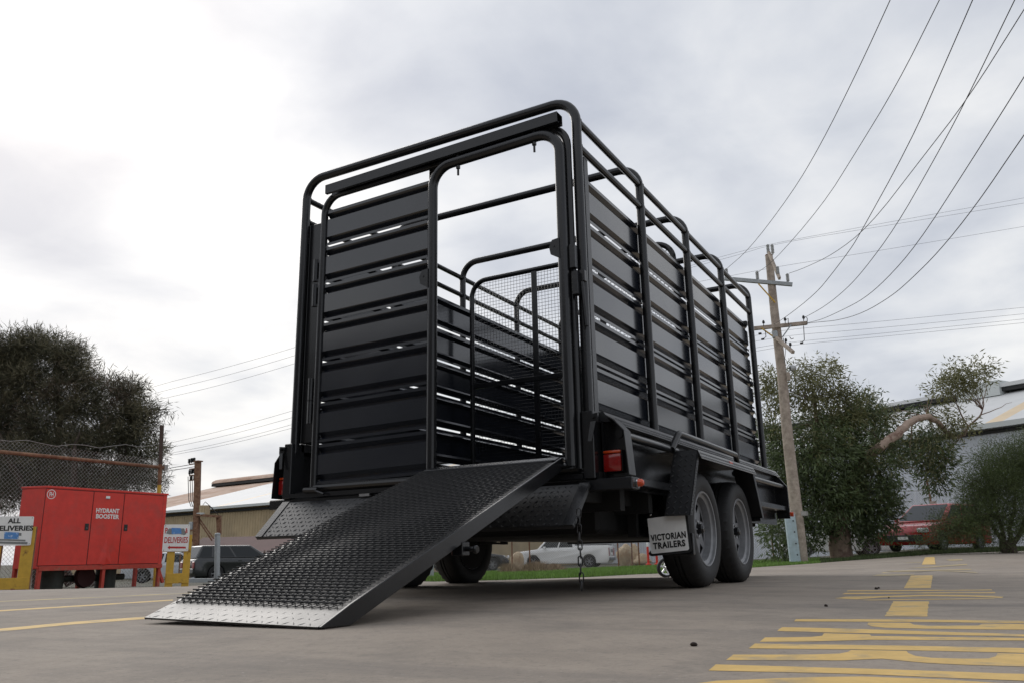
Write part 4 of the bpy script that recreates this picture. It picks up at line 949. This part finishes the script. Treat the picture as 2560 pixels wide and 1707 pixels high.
# charcoal wagon
q = onground(596, 1440, 37.5); ha = heading(-50)
W1 = car('parked_wagon', 'dark charcoal hatchback parked behind the grey steel post', 'car', q, ha, 4.55, 1.78, 1.50, .98, 2.65, [(2.2, .62), (1.9, .80), (1.05, .96), (-2.15, .98), (-2.27, .85)], (-2.2, 1.05, -1.92, .2), DG, [(.03, .2), (.23, .52), (.55, .93)])
MB().span((-.55, -2.30, .80), (.55, -2.285, .855)).build('chrome_strip', CHR, W1)
q = onground(432, 1440, 42)
car('parked_sedan', 'silver white car behind the red arrow sign', 'car', q, heading(-70), 4.6, 1.78, 1.43, .92, 2.65, [(2.25, .6), (1.95, .75), (1.1, .9), (-2.2, .92), (-2.3, .8)], (-1.9, 1.1, -1.0, .3), SV, [(.08, .45), (.5, .92)])
# white pickup
q = onground(1412, 1416, 46.5)
PU = car('pickup_truck', 'white double cab pickup parked beyond the grass', 'pickup', q, heading(74), 5.25, 1.80, 1.80, 1.0, 3.08, [(2.55, .72), (2.35, .88), (1.35, 1.0), (-.75, 1.03), (-.80, 1.16), (-2.55, 1.15), (-2.62, 1.08)], (-.80, 1.35, -.60, .55), WH, [(.06, .44), (.48, .93)])
for sx in (-1, 1): MB().span((sx*.88, -2.64, .70), (sx*.72, -2.56, 1.02)).build('tail_lamp', REDL, PU, bevel=.02)
MB().span((-.84, -2.52, 1.155), (.84, -.85, 1.19)).build('tray_cover', INK, PU)
put(textmesh('TOYOTA', .15, bold=.004), 0, -2.632, .86, .72).build('lettering', INK, PU, smooth=False)
MB().span((-.85, -2.68, .36), (.85, -2.55, .52)).build('step_bumper', GRYP, PU, bevel=.02)
q = onground(1165, 1416, 45); car('parked_hatch', 'black car half hidden behind the trailer tyre', 'car', q, heading(-80), 4.4, 1.75, 1.46, .95, 2.6, [(2.1, .62), (1.85, .80), (1.0, .93), (-2.1, .95), (-2.2, .85)], (-2.1, 1.0, -1.4, .2), BK, [(.05, .48), (.52, .93)])
# red suv behind the bush
q = onground(2345, 1372, 30.5)
car('red_suv', 'red four wheel drive parked behind the bush at the fence', 'car', q, heading(90+38), 4.75, 1.85, 1.66, 1.04, 2.8, [(2.33, .68), (2.15, .86), (1.05, 1.02), (-2.25, 1.04), (-2.37, .95)], (-2.3, 1.15, -1.8, .05), RD, [(.04, .25), (.28, .58), (.61, .94)])
q = onground(2085, 1372, 36); car('white_van', 'white car glimpsed behind the gum tree trunk', 'car', q, heading(80), 4.5, 1.78, 1.5, .95, 2.65, [(2.1, .62), (1.85, .80), (1.0, .93), (-2.1, .95), (-2.2, .85)], (-2.1, 1.0, -1.4, .2), WH, [(.05, .48), (.52, .93)])

# ================================================================== TREES
def crown(name, parent, m, clumps, D, n, Ln, Wn, droop, seed, o, sub=.16, up=0.0, spread=.5, dj=1.0):
    """leaves scattered in twig clusters inside pixel-surveyed ellipsoids"""
    rg = np.random.default_rng(seed); k = D*.97/2047; tot = sum(c[2]*c[3]*(c[4] if len(c) > 4 else 1) for c in clumps); V = []; O = np.array(o)
    for c in clumps:
        cx, cy, rx, ry = c[:4]; wgt = c[4] if len(c) > 4 else 1; dd = c[5] if len(c) > 5 else 0
        cen = np.array(GP(cx, cy, D+dd)); rx, ry = rx*k, ry*k; rd = (rx+ry)*.5*dj
        m_ = int(n*rx*ry/k/k*wgt/tot); tw = max(3, m_//26)
        v = rg.normal(size=(tw, 3)); v /= np.linalg.norm(v, axis=1)[:, None]; v *= (rg.random(tw)**.42)[:, None]
        tc_ = cen+v[:, :1]*rx*np.array(RT)+v[:, 1:2]*rd*np.array(FW)+v[:, 2:]*ry*np.array((0, 0, 1))
        tdir = v*np.array([1, 1, .8]); tdir = tdir[:, :1]*np.array(RT)+tdir[:, 1:2]*np.array(FW)+tdir[:, 2:]*np.array((0, 0, 1)); tdir += rg.normal(0, .35, tdir.shape)+np.array((0, 0, up))
        ix = rg.integers(0, tw, m_)
        base = tc_[ix]+rg.normal(0, sub, (m_, 3))
        di = rg.normal(0, spread, (m_, 3))+tdir[ix]*.8+np.array((0, 0, -droop)); di /= np.linalg.norm(di, axis=1)[:, None]
        sd = np.cross(di, rg.normal(size=(m_, 3))); sd /= np.linalg.norm(sd, axis=1)[:, None]
        ln = Ln*rg.uniform(.6, 1.3, m_)[:, None]; wd = Wn*rg.uniform(.7, 1.2, m_)[:, None]
        a = base; b = base+di*ln*.45+sd*wd*.5; c_ = base+di*ln; d = base+di*ln*.45-sd*wd*.5
        V.append(np.stack([a, b, c_, d], 1))
    V = np.concatenate(V).reshape(-1, 3)-O; nq = len(V)//4
    me = bpy.data.meshes.new(name); me.vertices.add(len(V)); me.vertices.foreach_set('co', V.astype(np.float32).ravel())
    me.loops.add(nq*4); me.loops.foreach_set('vertex_index', np.arange(nq*4, dtype=np.int32)); me.polygons.add(nq)
    me.polygons.foreach_set('loop_start', np.arange(0, nq*4, 4, dtype=np.int32)); me.update(calc_edges=True); me.validate()
    return link(name, me, m, parent, smooth=False)
def limb(mb, pts, r0, r1, o, n=8, wob=.03, seed=1):
    rg = random.Random(seed); P = [Vector(p)-Vector(o) for p in pts]; Q = []
    for a, b in zip(P, P[1:]):
        for t in (0, .34, .67): Q.append(a.lerp(b, t)+Vector([rg.uniform(-wob, wob) for _ in range(3)]))
    Q.append(P[-1]); m = len(Q); mb.tube(Q, [r0+(r1-r0)*i/(m-1) for i in range(m)], n); return mb
def twigs(mb, clumps, D, root, n, seed, o, r=.02):
    rg = random.Random(seed); k = D*.97/2047
    for c in clumps:
        for _ in range(n):
            ce = GP(c[0]+rg.uniform(-.75, .75)*c[2], c[1]+rg.uniform(-.75, .75)*c[3], D+(c[5] if len(c) > 5 else 0)+rg.uniform(-.5, .5)*c[2]*k)
            rt = min(root, key=lambda q: (q-ce).length)
            mid = rt.lerp(ce, .5)+Vector((rg.uniform(-.2, .2), rg.uniform(-.2, .2), rg.uniform(0, .25)))
            limb(mb, [rt, mid, ce], r, .004, o, 5, .03, rg.random())
    return mb
# gum tree
D = 27.0; o = onground(2100, 1372, D)
GT = thing('gum_tree', 'large gum tree with an arching pale limb beside the power pole', 'tree', o)
g = lambda px, py, dd=0: GP(px, py, D+dd)
cl1 = [(1935, 1085, 50, 60, .8), (2150, 1020, 55, 45), (2085, 1065, 105, 60), (2210, 1065, 50, 45, .9, 1.2), (2035, 1150, 120, 90, 1, -.6), (2175, 1170, 95, 85, 1, -.4), (2055, 1250, 120, 80, 1, -.6), (2170, 1265, 85, 75), (2330, 1125, 62, 55), (2338, 1185, 36, 52), (1950, 1200, 50, 70), (1950, 1330, 45, 72, 1, -1), (2130, 1325, 70, 32), (2010, 1330, 60, 50), (2290, 1025, 34, 26, .7, .9), (2255, 1120, 36, 40, .8, 1.0), (2200, 1310, 50, 40, .7)]
cl2 = [(2030, 950, 78, 48, .55), (1935, 985, 42, 60, .6), (2095, 995, 45, 35, .6), (2370, 975, 60, 35, .5), (2425, 950, 70, 40, .5), (2375, 1060, 60, 45, .35), (2120, 1055, 60, 40, .4), (2010, 1010, 55, 40, .4)]
mb = MB(); limb(mb, [o, g(2098, 1300), g(2110, 1230), g(2140, 1170)], .36, .2, o, 12, .03, 2); limb(mb, [o+Vector((.05, 0, .2)), g(2080, 1240), g(2050, 1150), g(2040, 1060), g(2030, 960)], .22, .03, o, 8, .05, 3)
mb.build('trunk', BARK, GT)
mb = MB(); limb(mb, [g(2110, 1230), g(2160, 1150, -.5), g(2202, 1113, -1.2), g(2245, 1083, -1.2), g(2266, 1060, -1.1), g(2290, 1044, -1), g(2320, 1040, -.8), g(2345, 1052, -.5), g(2365, 1076, -.2), g(2385, 1095)], .17, .06, o, 10, .03, 4); mb.build('arching_limb', BARKP, GT)
mb = MB(); limb(mb, [g(2385, 1095), g(2412, 1085), g(2420, 1066), g(2450, 1038), g(2460, 1010), g(2450, 965)], .05, .012, o, 8, .01, 5); limb(mb, [g(2420, 1066), g(2395, 1020), g(2380, 980)], .03, .01, o, 6, .02, 6); limb(mb, [g(2450, 1038), g(2490, 1020), g(2530, 1005)], .02, .005, o, 5, .03, 7)
limb(mb, [g(2280, 1050), g(2275, 1110), g(2282, 1150)], .03, .012, o, 6, .02, 8)
root = [g(2040, 1060), g(2050, 1150), g(2140, 1170), g(2110, 1230), g(2202, 1113), g(2320, 1042), g(2080, 1240), g(2032, 1000), g(2412, 1080), g(2455, 1020)]
twigs(mb, cl1, D, root, 3, 11, o, .022); twigs(mb, cl2, D, root, 6, 12, o, .016); mb.build('branches', BARK, GT)
crown('crown', GT, LEAFG, cl1, D, 36000, .19, .044, .35, 21, o, .15)
crown('crown_tips_lit', GT, LEAFY, [(c[0], c[1]-10, c[2], c[3], c[4]*1.0) for c in cl2]+[(c[0], c[1]-c[3]*.35, c[2]*.85, c[3]*.7, .22) for c in cl1[:10]], D-.4, 17000, .17, .040, .3, 22, o, .16)  # upper sparse clumps, plus pale leaves over clump tops as painted highlights
# bush on the right
D = 23.5; o = onground(2530, 1380, D); BS = thing('wattle_bush', 'rounded dark green bush at the right edge before the grey shed', 'bush', o); g = lambda px, py, dd=0: GP(px, py, D+dd)
cb = [(2500, 1165, 75, 62), (2560, 1150, 70, 65), (2470, 1215, 62, 60), (2545, 1250, 100, 80), (2440, 1265, 55, 50, .8), (2420, 1315, 60, 45, .7), (2500, 1320, 90, 50, .7), (2610, 1180, 60, 110), (2620, 1310, 70, 60, .6), (2415, 1215, 25, 40, .4), (2385, 1320, 60, 45, .8), (2345, 1340, 60, 26, .5), (2300, 1362, 50, 10, .3)]
mb = MB()
for k, (px, py) in enumerate(((2480, 1220), (2540, 1200), (2600, 1220), (2440, 1270))): limb(mb, [o+Vector((.1*k-.2, 0, 0)), g(2520+(px-2520)*.4, 1320), g(px, py)], .09, .02, o, 7, .05, k)
twigs(mb, cb, D, [g(2500, 1290), g(2480, 1230), g(2540, 1220), g(2590, 1240)], 5, 13, o, .018); mb.build('stems', BARKD, BS)
crown('foliage', BS, LEAFB, cb, D, 95000, .085, .014, .05, 23, o, .14, up=.3)
# big dark tree on the left
D = 20.0; o = onground(140, 1420, D); CT = thing('casuarina_tree', 'big dark needle leaved tree behind the chain link fence', 'tree', o); g = lambda px, py, dd=0: GP(px, py, D+dd)
cc = [(20, 885, 60, 55), (75, 870, 45, 45), (135, 890, 55, 50), (185, 905, 38, 42), (215, 950, 32, 40, .8), (-40, 930, 80, 80), (60, 960, 75, 55, .8), (150, 985, 70, 50, .8), (0, 1040, 90, 60, .8), (110, 1060, 80, 55, .8), (215, 1020, 45, 40, .8), (270, 975, 38, 34), (325, 985, 36, 36), (300, 1040, 60, 36), (362, 1030, 36, 26, .8), (350, 1085, 44, 34), (270, 1100, 66, 40), (190, 1120, 70, 45), (70, 1140, 90, 55), (385, 1130, 26, 26, .8), (320, 1150, 50, 32, .8), (415, 1026, 26, 10, .3), (395, 1195, 26, 36, .4), (-60, 1110, 90, 90), (170, 1190, 120, 40, 1), (330, 1190, 60, 40, .9), (0, 1230, 110, 50, .8), (60, 1195, 80, 45, 1), (250, 1215, 90, 35, .9)]
mb = MB()
for k, (px, py, pz) in enumerate(((40, 950, 0), (150, 960, .5), (280, 1030, 0), (-40, 1000, -.5), (330, 1090, 0), (200, 1080, -.6))):
    limb(mb, [o+Vector((.25*k-.6, .1*k, 0)), g(140+(px-140)*.35, 1280, pz), g(140+(px-140)*.8, py+70, pz), g(px, py, pz)], .13, .025, o, 8, .08, k+30)
mb.build('trunk', BARKD, CT)
mb = twigs(MB(), cc, D, [g(60, 1050), g(150, 1040), g(250, 1080), g(20, 1120), g(300, 1090), g(150, 1180), g(330, 1060), g(40, 960), g(150, 960)], 6, 14, o, .02); mb.build('branches', BARKD, CT)
crown('crown', CT, LEAFC, cc, D, 104000, .20, .015, .1, 24, o, .11, up=.2, spread=.6)
crown('crown_tips_lit', CT, LEAFT, [(c[0]+4, c[1]-c[3]*.35, c[2]*.9, c[3]*.75) for c in cc[:20]], D-.3, 20000, .18, .014, .05, 25, o, .10, up=.35, spread=.5)  # second layer of lighter sprays, painted highlights on the upper sides
# dry grass clumps and boulders
def dry(px, py, D, wpx, hpx, n, seed, label):
    rg = np.random.default_rng(seed); c = onground(px, py, D); k = D*.97/2047; V = []
    for i in range(n):
        x = rg.normal(0, .4)*wpx*k; y = rg.normal(0, .5); b = c+RT*x+FW*y; b.z = gzp(b); h = hpx*k*rg.uniform(.3, 1)*math.exp(-(x/(wpx*k*.8))**2); l = rg.normal(0, .5, 2)*h; wd = .008
        V += [(b.x-wd-c.x, b.y-c.y, b.z-c.z), (b.x+wd-c.x, b.y-c.y, b.z-c.z), (b.x+l[0]-c.x, b.y+l[1]-c.y, b.z-c.z+h)]
    me = bpy.data.meshes.new('dry_grass'); me.from_pydata(V, [], [(3*i, 3*i+1, 3*i+2) for i in range(n)]); ob = link('dry_grass', me, DRYM, smooth=False); ob.location = c; ob['kind'] = 'stuff'; ob['label'] = label; ob['category'] = 'grass'
dry(1275, 1425, 22, 30, 28, 1500, 31, 'tall dry brown grass tuft behind the trailer tyre'); dry(1340, 1422, 23, 45, 30, 2600, 32, 'heap of dry grey brown grass before the pickup'); dry(1385, 1422, 24, 35, 22, 1500, 33, 'low dry grass tuft beside the hanging chain')
def boulder(px, py, D, rx, rz, seed, label):
    bm = bmesh.new(); bmesh.ops.create_icosphere(bm, subdivisions=3, radius=1); rg = random.Random(seed); ph = [rg.uniform(0, 6) for _ in range(6)]
    for v in bm.verts:
        c = v.co.copy(); f = 1+.18*math.sin(c.x*2.3+ph[0])+.15*math.sin(c.y*2.9+ph[1])+.12*math.sin(c.z*4+ph[2])+.05*math.sin(c.x*7+c.z*6+ph[3]); v.co = Vector((c.x*rx, c.y*rx*.8, c.z*rz))*f
    me = bpy.data.meshes.new('boulder'); bm.to_mesh(me); bm.free(); ob = link('boulder', me, SAND, ang=50); p = onground(px, py, D); p.z += rz*.6; ob.location = p; tag(ob, label, 'boulder', 'sandstone boulders by the far fence')
boulder(1290, 1404, 43, .40, .5, 1, 'sandstone boulder in front of the pickup bonnet'); boulder(1557, 1402, 42, .36, .7, 2, 'tall sandstone boulder behind the pickup tailgate'); boulder(1588, 1395, 43.5, .36, .6, 3, 'smaller sandstone boulder between two brown fence posts'); boulder(1604, 1408, 43, .45, .3, 4, 'low sandstone boulder at the foot of the far fence')
CONE = mat('red_marker', (.62, .05, .03), .5); 
for px, py, lab in ((1621, 1403, 'red and white bollard left of the jockey wheel'), (1642, 1396, 'red and white bollard just above the jockey wheel')):
    b = onground(px, py, 38); Tb = thing('marker_bollard', lab, 'bollard', b, 0, 'red and white bollards by the far fence')
    MB().lathe([(.13, 0), (.13, .05), (.055, .07), (.05, .8)], (0, 0, 0), (0, 0, 1), 14).build('bollard_body', CONE, Tb); MB().lathe([(.051, .8), (.05, 1.02), (.03, 1.05), (.0001, 1.05)], (0, 0, 0), (0, 0, 1), 14).build('bollard_top', WHTX, Tb)
b = onground(1074, 1440, 14.5); gp_ = MB().span((-.06, -.05, 0), (.06, .05, .62)).build('stub_post', GREYST, None, bevel=.01); gp_.location = b; tag(gp_, 'short grey steel post beyond the left trailer tyres', 'post')

# ================================================================== POLES AND WIRES
def insul(mb, p, h, up=(0, 0, 1), r=.055):
    pr = [(.02, -.05)]
    for k in range(6): z = k*h/6; pr += [(r*.55, z), (r*.95, z+h*.02), (r, z+h*.06), (r*.55, z+h*.10)]
    pr += [(r*.5, h), (.0001, h+.01)]; return mb.lathe(pr, p, up, 12)
D = 24.0; base = onground(2004, 1406, D); top = GP(1922, 640, D)
o = base; PP = thing('power_pole', 'leaning timber power pole carrying crossarms beside the gum tree', 'pole', o)
loc = lambda px, py, d=0: GP(px, py, D+d)-o
mb = MB(); P0, P1 = Vector((0, 0, -.1)), top-o; mb.tube([P0.lerp(P1, k/10)+Vector((.012*math.sin(k*1.3), .012*math.cos(k*2.1), 0)) for k in range(11)], [.185-.007*k for k in range(11)], 16); mb.build('pole_shaft', TIMB, PP)
mb = MB().lathe([(.112, 0), (.118, .02), (.10, .05), (.0001, .055)], P1-Vector((0, 0, .01)), (0, 0, 1), 14); mb.build('pole_cap', RUST, PP)
arms = [((1811, 697, .25), (1981, 712, -.25), .10, .115, GREYST), ((1880, 822, -.25), (2017, 808, -.2), .10, .11, TIMB), ((1922, 632, -.16), (1949, 697, -1.0), .07, .10, TIMB), ((1938, 842, -.2), (1983, 880, -1.3), .09, .09, TIMB)]
AR = []
for a, b, wd, ht, m in arms: AR.append(MB().bar(loc(*a), loc(*b), wd, ht).build('crossarm', m, PP, bevel=.006))
for (a, b) in (((1896, 710, -.15), (1938, 757, -.17)), ((1903, 820, -.3), (1942, 848, -.2)), ((1978, 812, -.3), (1956, 843, -.2))): MB().bar(loc(*a), loc(*b), .035, .03).build('arm_brace', YELP if a[0] < 1950 else GREYST, PP)
INS = [(1817, 691, .2, .25), (1894, 698, 0, .25), (1970, 704, -.2, .25), (1921, 633, -.12, .28), (1932, 633, -.35, .28), (1945, 686, -.9, .24)]
for a in INS: insul(MB(), loc(*a[:3]), a[3]).build('insulator', PORC, PP)
for px, py, d in ((1909, 815, -.3), (1963, 808, -.3), (2009, 803, -.25), (1965, 860, -.7), (1976, 870, -1.1)): MB().tube([loc(px, py, d), loc(px, py-8, d)], .012, 6).lathe([(.03, 0), (.04, .02), (.035, .07), (.015, .10)], loc(px, py-6, d), (0, 0, 1), 10).build('pin_insulator', SHADO, PP)
for pts in ([(2009, 800), (2013, 792), (2018, 796), (2018, 812)], [(2009, 815), (2011, 850), (2004, 857)], [(1913, 826), (1915, 842), (1907, 848)], [(1965, 800), (1970, 796), (1971, 812)], [(1958, 845), (1960, 862), (1966, 872)], [(1974, 842), (1978, 848), (1984, 846)]):
    MB().tube([loc(px, py, -.35) for px, py in pts], .012, 5).build('jumper_wire', WIRE, PP)
for px, py in ((2004, 857), (1907, 848), (1900, 834)): MB().box(loc(px, py, -.35), (.09, .06, .05)).build('fuse_link', SHADO, PP, bevel=.01)
MB().box(loc(1937, 836, -.22), (.16, .12, .22)).build('steel_bracket', GREYST, PP, bevel=.02); MB().lathe([(.08, 0), (.10, .06), (.07, .16), (.0001, .20)], loc(1975, 920, -.25), (RT.x, RT.y, .1), 14).build('floodlight', PORC, PP); MB().box(loc(1971, 940, -.2), (.10, .10, .26)).build('control_box', TIMB, PP, bevel=.02)
MB().tube([loc(1963, 850, -.2), loc(1964, 880, -.22), loc(1961, 905, -.2)], .008, 5).build('earth_wire', WIRE, PP)
MB().tube([loc(2004, 1283, 0)-Vector((0, 0, .06)), loc(2004, 1283, 0)+Vector((0, 0, .06))], .182, 16).build('steel_band', GALV, PP)
a, b = loc(1990, 1404, -.24), loc(1975, 1283, -.22); st = MB().bar(a, b, .27, .02, up=FW).build('steel_stake', BLUST, PP)
MB().bar(a+RT*.13+FW*.06, b+RT*.13+FW*.06, .02, .12, up=FW).build('stake_flange', BLUST, st); MB().bar(a-RT*.13+FW*.06, b-RT*.13+FW*.06, .02, .12, up=FW).build('stake_flange', BLUST, st)
for t in (.15, .38, .62, .85):
    c = a.lerp(b, t)+RT*.06-FW*.012; MB().lathe([(.0001, .004), (.022, .004), (.022, 0)], c, -FW, 10).build('bolt_hole', SHADO, st)
def wire(px_list, DA, DB, label, group, r=.011, zc=None):
    A, B = GP(*px_list[0], DA), GP(*px_list[-1], DB)
    pts = [A]+[VP(A, B, *q) for q in px_list[1:-1]]+[B]
    # smooth
    for _ in range(2):
        Q = [pts[0]]
        for a, b in zip(pts, pts[1:]): Q += [a.lerp(b, .25), a.lerp(b, .75)]
        pts = Q+[pts[-1]]
    def ext(a, b, L):   # carry the span on past the last surveyed point
        d = Vector((b.x-a.x, b.y-a.y, 0)).normalized(); sl_ = max(-.05, min(.06, (b.z-a.z)/max(.01, (b-a).xy.length)))
        return [b+d*L*k/4+Vector((0, 0, sl_*L*k/4*(1-.5*k/4))) for k in (1, 2, 3, 4)]
    pts = pts+ext(pts[-2], pts[-1], 40)
    if group == 'power lines left of the trailer': pts = ext(pts[1], pts[0], 60)[::-1]+pts[:-4]
    ob = MB().tube([p-pts[0] for p in pts], r, 5).build('overhead_wire', WIRE); ob.location = pts[0]; tag(ob, label, 'wire', group); return ob
gA = 'service wires running overhead to the pole'
labA = ['leftmost dark wire sweeping down from the top edge to the upper crossarm', 'second dark wire from the left, ending at the middle insulator of the upper crossarm', 'third dark wire from the left, ending on the lower crossarm beside the pole shaft', 'dark wire leaving the top edge nearest the right corner, ending on the lower crossarm', 'dark wire from just below the right corner to the right insulator of the upper crossarm', 'upper of two dark wires from the right edge to the lower crossarm tip', 'lowest dark wire from the right edge, bending to the lower crossarm tip']
for pl, r in (([(1817, 672), (1874, 623), (1981, 482), (2055, 357), (2146, 174), (2226, 0), (2300, -165)], .010), ([(1894, 682), (1936, 652), (2057, 513), (2146, 371), (2244, 210), (2349, 0), (2430, -165)], .010),
              ([(1931, 813), (1965, 793), (2040, 734), (2083, 681), (2125, 625), (2146, 592), (2276, 357), (2360, 165), (2432, 0), (2500, -160)], .011), ([(2010, 795), (2063, 766), (2116, 723), (2160, 675), (2240, 567), (2334, 402), (2405, 272), (2537, 0), (2610, -150)], .011),
              ([(1972, 684), (2010, 671), (2084, 636), (2173, 567), (2311, 388), (2418, 250), (2560, 25), (2650, -120)], .011), ([(2016, 808), (2055, 799), (2111, 773), (2160, 747), (2215, 700), (2293, 612), (2423, 411), (2560, 194), (2660, 30)], .011),
              ([(2016, 809), (2040, 806), (2097, 801), (2160, 782), (2230, 740), (2276, 700), (2347, 630), (2441, 513), (2560, 337), (2680, 170)], .011)):
    wire(pl, 24.0, 9.0, labA.pop(0), gA, r*.68)
labB = ['topmost thin wire crossing at the tip of the power pole', 'second thin wire just under the topmost one at the pole tip', 'lone thin wire crossing between the two crossarms of the power pole', 'first of four thin wires crossing below the lower crossarm', 'second of four thin wires crossing below the lower crossarm', 'third of four thin wires crossing below the lower crossarm', 'lowest of four thin wires crossing below the lower crossarm']
gB = 'thin wires crossing behind the pole'
for pl in ([(1650, 690), (1760, 654), (1820, 638), (1921, 611), (2200, 560), (2560, 496), (2900, 432)], [(1650, 694), (1760, 660), (1840, 640), (1932, 611), (2200, 567), (2560, 509), (2900, 450)], [(1650, 722), (1790, 697), (1890, 678), (1945, 667), (2200, 627), (2560, 567), (2900, 508)],
           [(1700, 872), (1895, 838), (1975, 823), (2160, 808), (2560, 769), (2900, 735)], [(1700, 885), (1889, 853), (1975, 838), (2160, 824), (2560, 785), (2900, 752)], [(1700, 902), (1889, 869), (1975, 855), (2160, 838), (2560, 798), (2900, 762)], [(1700, 912), (1892, 877), (1985, 861), (2160, 846), (2560, 807), (2900, 775)]):
    wire(pl, 27, 24, labB.pop(0), gB, .0045)
labC = ['highest power line between the dark tree and the trailer', 'second highest power line between the dark tree and the trailer', 'third power line down between the dark tree and the trailer', 'first of the four low power lines above the brown pole', 'second of the four low power lines above the brown pole', 'third of the four low power lines above the brown pole', 'lowest of the four power lines above the brown pole']
gC = 'power lines left of the trailer'
for pl in ([(330, 985), (400, 960), (560, 920), (737, 869), (900, 815)], [(330, 1000), (400, 978), (560, 940), (737, 889), (900, 835)], [(330, 1013), (420, 993), (560, 960), (737, 909), (900, 855)],
           [(380, 1116), (415, 1109), (560, 1075), (733, 1026), (900, 975)], [(380, 1124), (415, 1120), (560, 1090), (733, 1043), (900, 990)], [(380, 1142), (415, 1134), (560, 1106), (733, 1060), (900, 1010)], [(380, 1146), (415, 1139), (560, 1113), (733, 1069), (900, 1020)]):
    wire(pl, 44, 38, labC.pop(0), gC, .0075)
# brown steel pole with transformer
D = 45.0; o = onground(490, 1420, D); BP = thing('steel_pole', 'rust brown steel pole with transformer platform before the khaki shed', 'pole', o); loc = lambda px, py, d=0: GP(px, py, D+d)-o
P1 = loc(495, 1152); MB().bar((0, 0, 0), P1, .30, .22, up=FW).build('pole_shaft', RUST, BP); MB().box(P1, (.42, .34, .06)).build('pole_cap', RUST, BP)
for py in (1160, 1172, 1188, 1200): MB().bar(loc(473, py), loc(495, py-3), .06, .06).build('crossarm', RUST, BP)
for k, (px, py) in enumerate(((473, 1156), (479, 1154), (485, 1153), (474, 1184), (480, 1182), (486, 1181), (478, 1198), (486, 1197))): insul(MB(), loc(px, py), .22, r=.09).build('insulator', SHADO, BP)
for k in range(4): MB().tube([loc(470+5*k, 1190), loc(471+5*k, 1220), loc(472+5*k, 1250), loc(478+4*k, 1266)], .02, 5).build('drop_wire', WIRE, BP)
MB().bar(loc(493, 1286), loc(550, 1290), .5, .12).build('platform', RUST, BP); MB().bar(loc(549, 1290), loc(549, 1335), .16, .16).build('platform_post', RUST, BP); MB().bar(loc(543, 1290), loc(545, 1335), .10, .1).build('platform_post', RUST, BP)
for k in range(3): MB().box(loc(505+6*k, 1275), (.22, .3, .55)).build('transformer_unit', KHAK, BP, bevel=.03)
MB().box(loc(503, 1283), (.55, .4, .1)).build('insulated_tray', GUTT, BP); MB().bar(loc(499, 1296), loc(534, 1345), .06, .06).build('arm_brace', RUST, BP); MB().bar(loc(499, 1304), loc(530, 1350), .06, .06).build('arm_brace', RUST, BP); MB().bar(loc(476, 1340), loc(489, 1365), .06, .06).build('arm_brace', RUST, BP)
MB().box(loc(480, 1313), (.28, .25, .4)).build('switch_box', GREYST, BP, bevel=.02); MB().bar(loc(474, 1325), loc(490, 1325), .3, .06).build('box_shelf', RUST, BP)
for pl in ([(488, 1158), (460, 1163), (430, 1168), (400, 1176)], [(488, 1165), (460, 1170), (430, 1174), (400, 1182)]):
    pts = [loc(*q) for q in pl]; MB().tube(pts, .018, 5).build('line_wire', WIRE, BP)
for pl in ([(505, 1265), (513, 1253), (530, 1268), (544, 1284)], [(508, 1268), (522, 1262), (536, 1276), (547, 1287)]): MB().tube([loc(*q) for q in pl], .018, 5).build('cable', WIRE, BP)
# grey bollard post
D = 21.5; o = onground(543, 1446, D); SB = thing('steel_post', 'plain grey steel tube post in front of the charcoal car', 'post', o); tp = GP(544, 1334, D)-o
MB().tube([(0, 0, 0), tp*.985, tp], [.068, .068, .062], 18).build('post_tube', GREYST, SB); MB().lathe([(.075, -.02), (.075, .0), (.05, .03), (.0001, .035)], tp, (0, 0, 1), 16).build('post_cap', GREYST, SB)
o = onground(508, 1447, 30); kb = MB().bar((-1.6, 0, .06), (2.2, .2, .06), .2, .14).build('kerb', GREYST); kb.location = o; kb['kind'] = 'structure'

# ================================================================== WORKSHOP BEHIND THE VIEWPOINT (mirrored in the glossy paint)
WS = thing('workshop', 'long dark grey workshop facing the rear of the trailer across the yard', 'building', (-14, -13, 0))
WCL = mat('workshop_cladding', (.13, .132, .138), .7, var=.1, vscale=.5); RDP = mat('roller_door_paint', (.17, .17, .175), .5)
corr(MB(), Vector((-24, 0, 0)), Vector((24, 0, 0)), 0, 5.8, .3, .04).build('wall', WCL, WS, smooth=False)
MB().span((-24.1, -12, 0), (-24, 0, 5.8)).build('end_wall', WCL, WS); MB().span((24, -12, 0), (24.1, 0, 5.8)).build('end_wall', WCL, WS)
MB().prism([(-24.5, .5, 5.8), (-24.5, -6, 7.2), (-24.5, -12.5, 5.8)], (48.4, 0, 0)).build('roof', ROOFW, WS, smooth=False)
for x in (-18, -10, -2, 6, 14): MB().span((x, .045, 0), (x+4.5, .10, 4.2)).build('roller_door', RDP, WS)
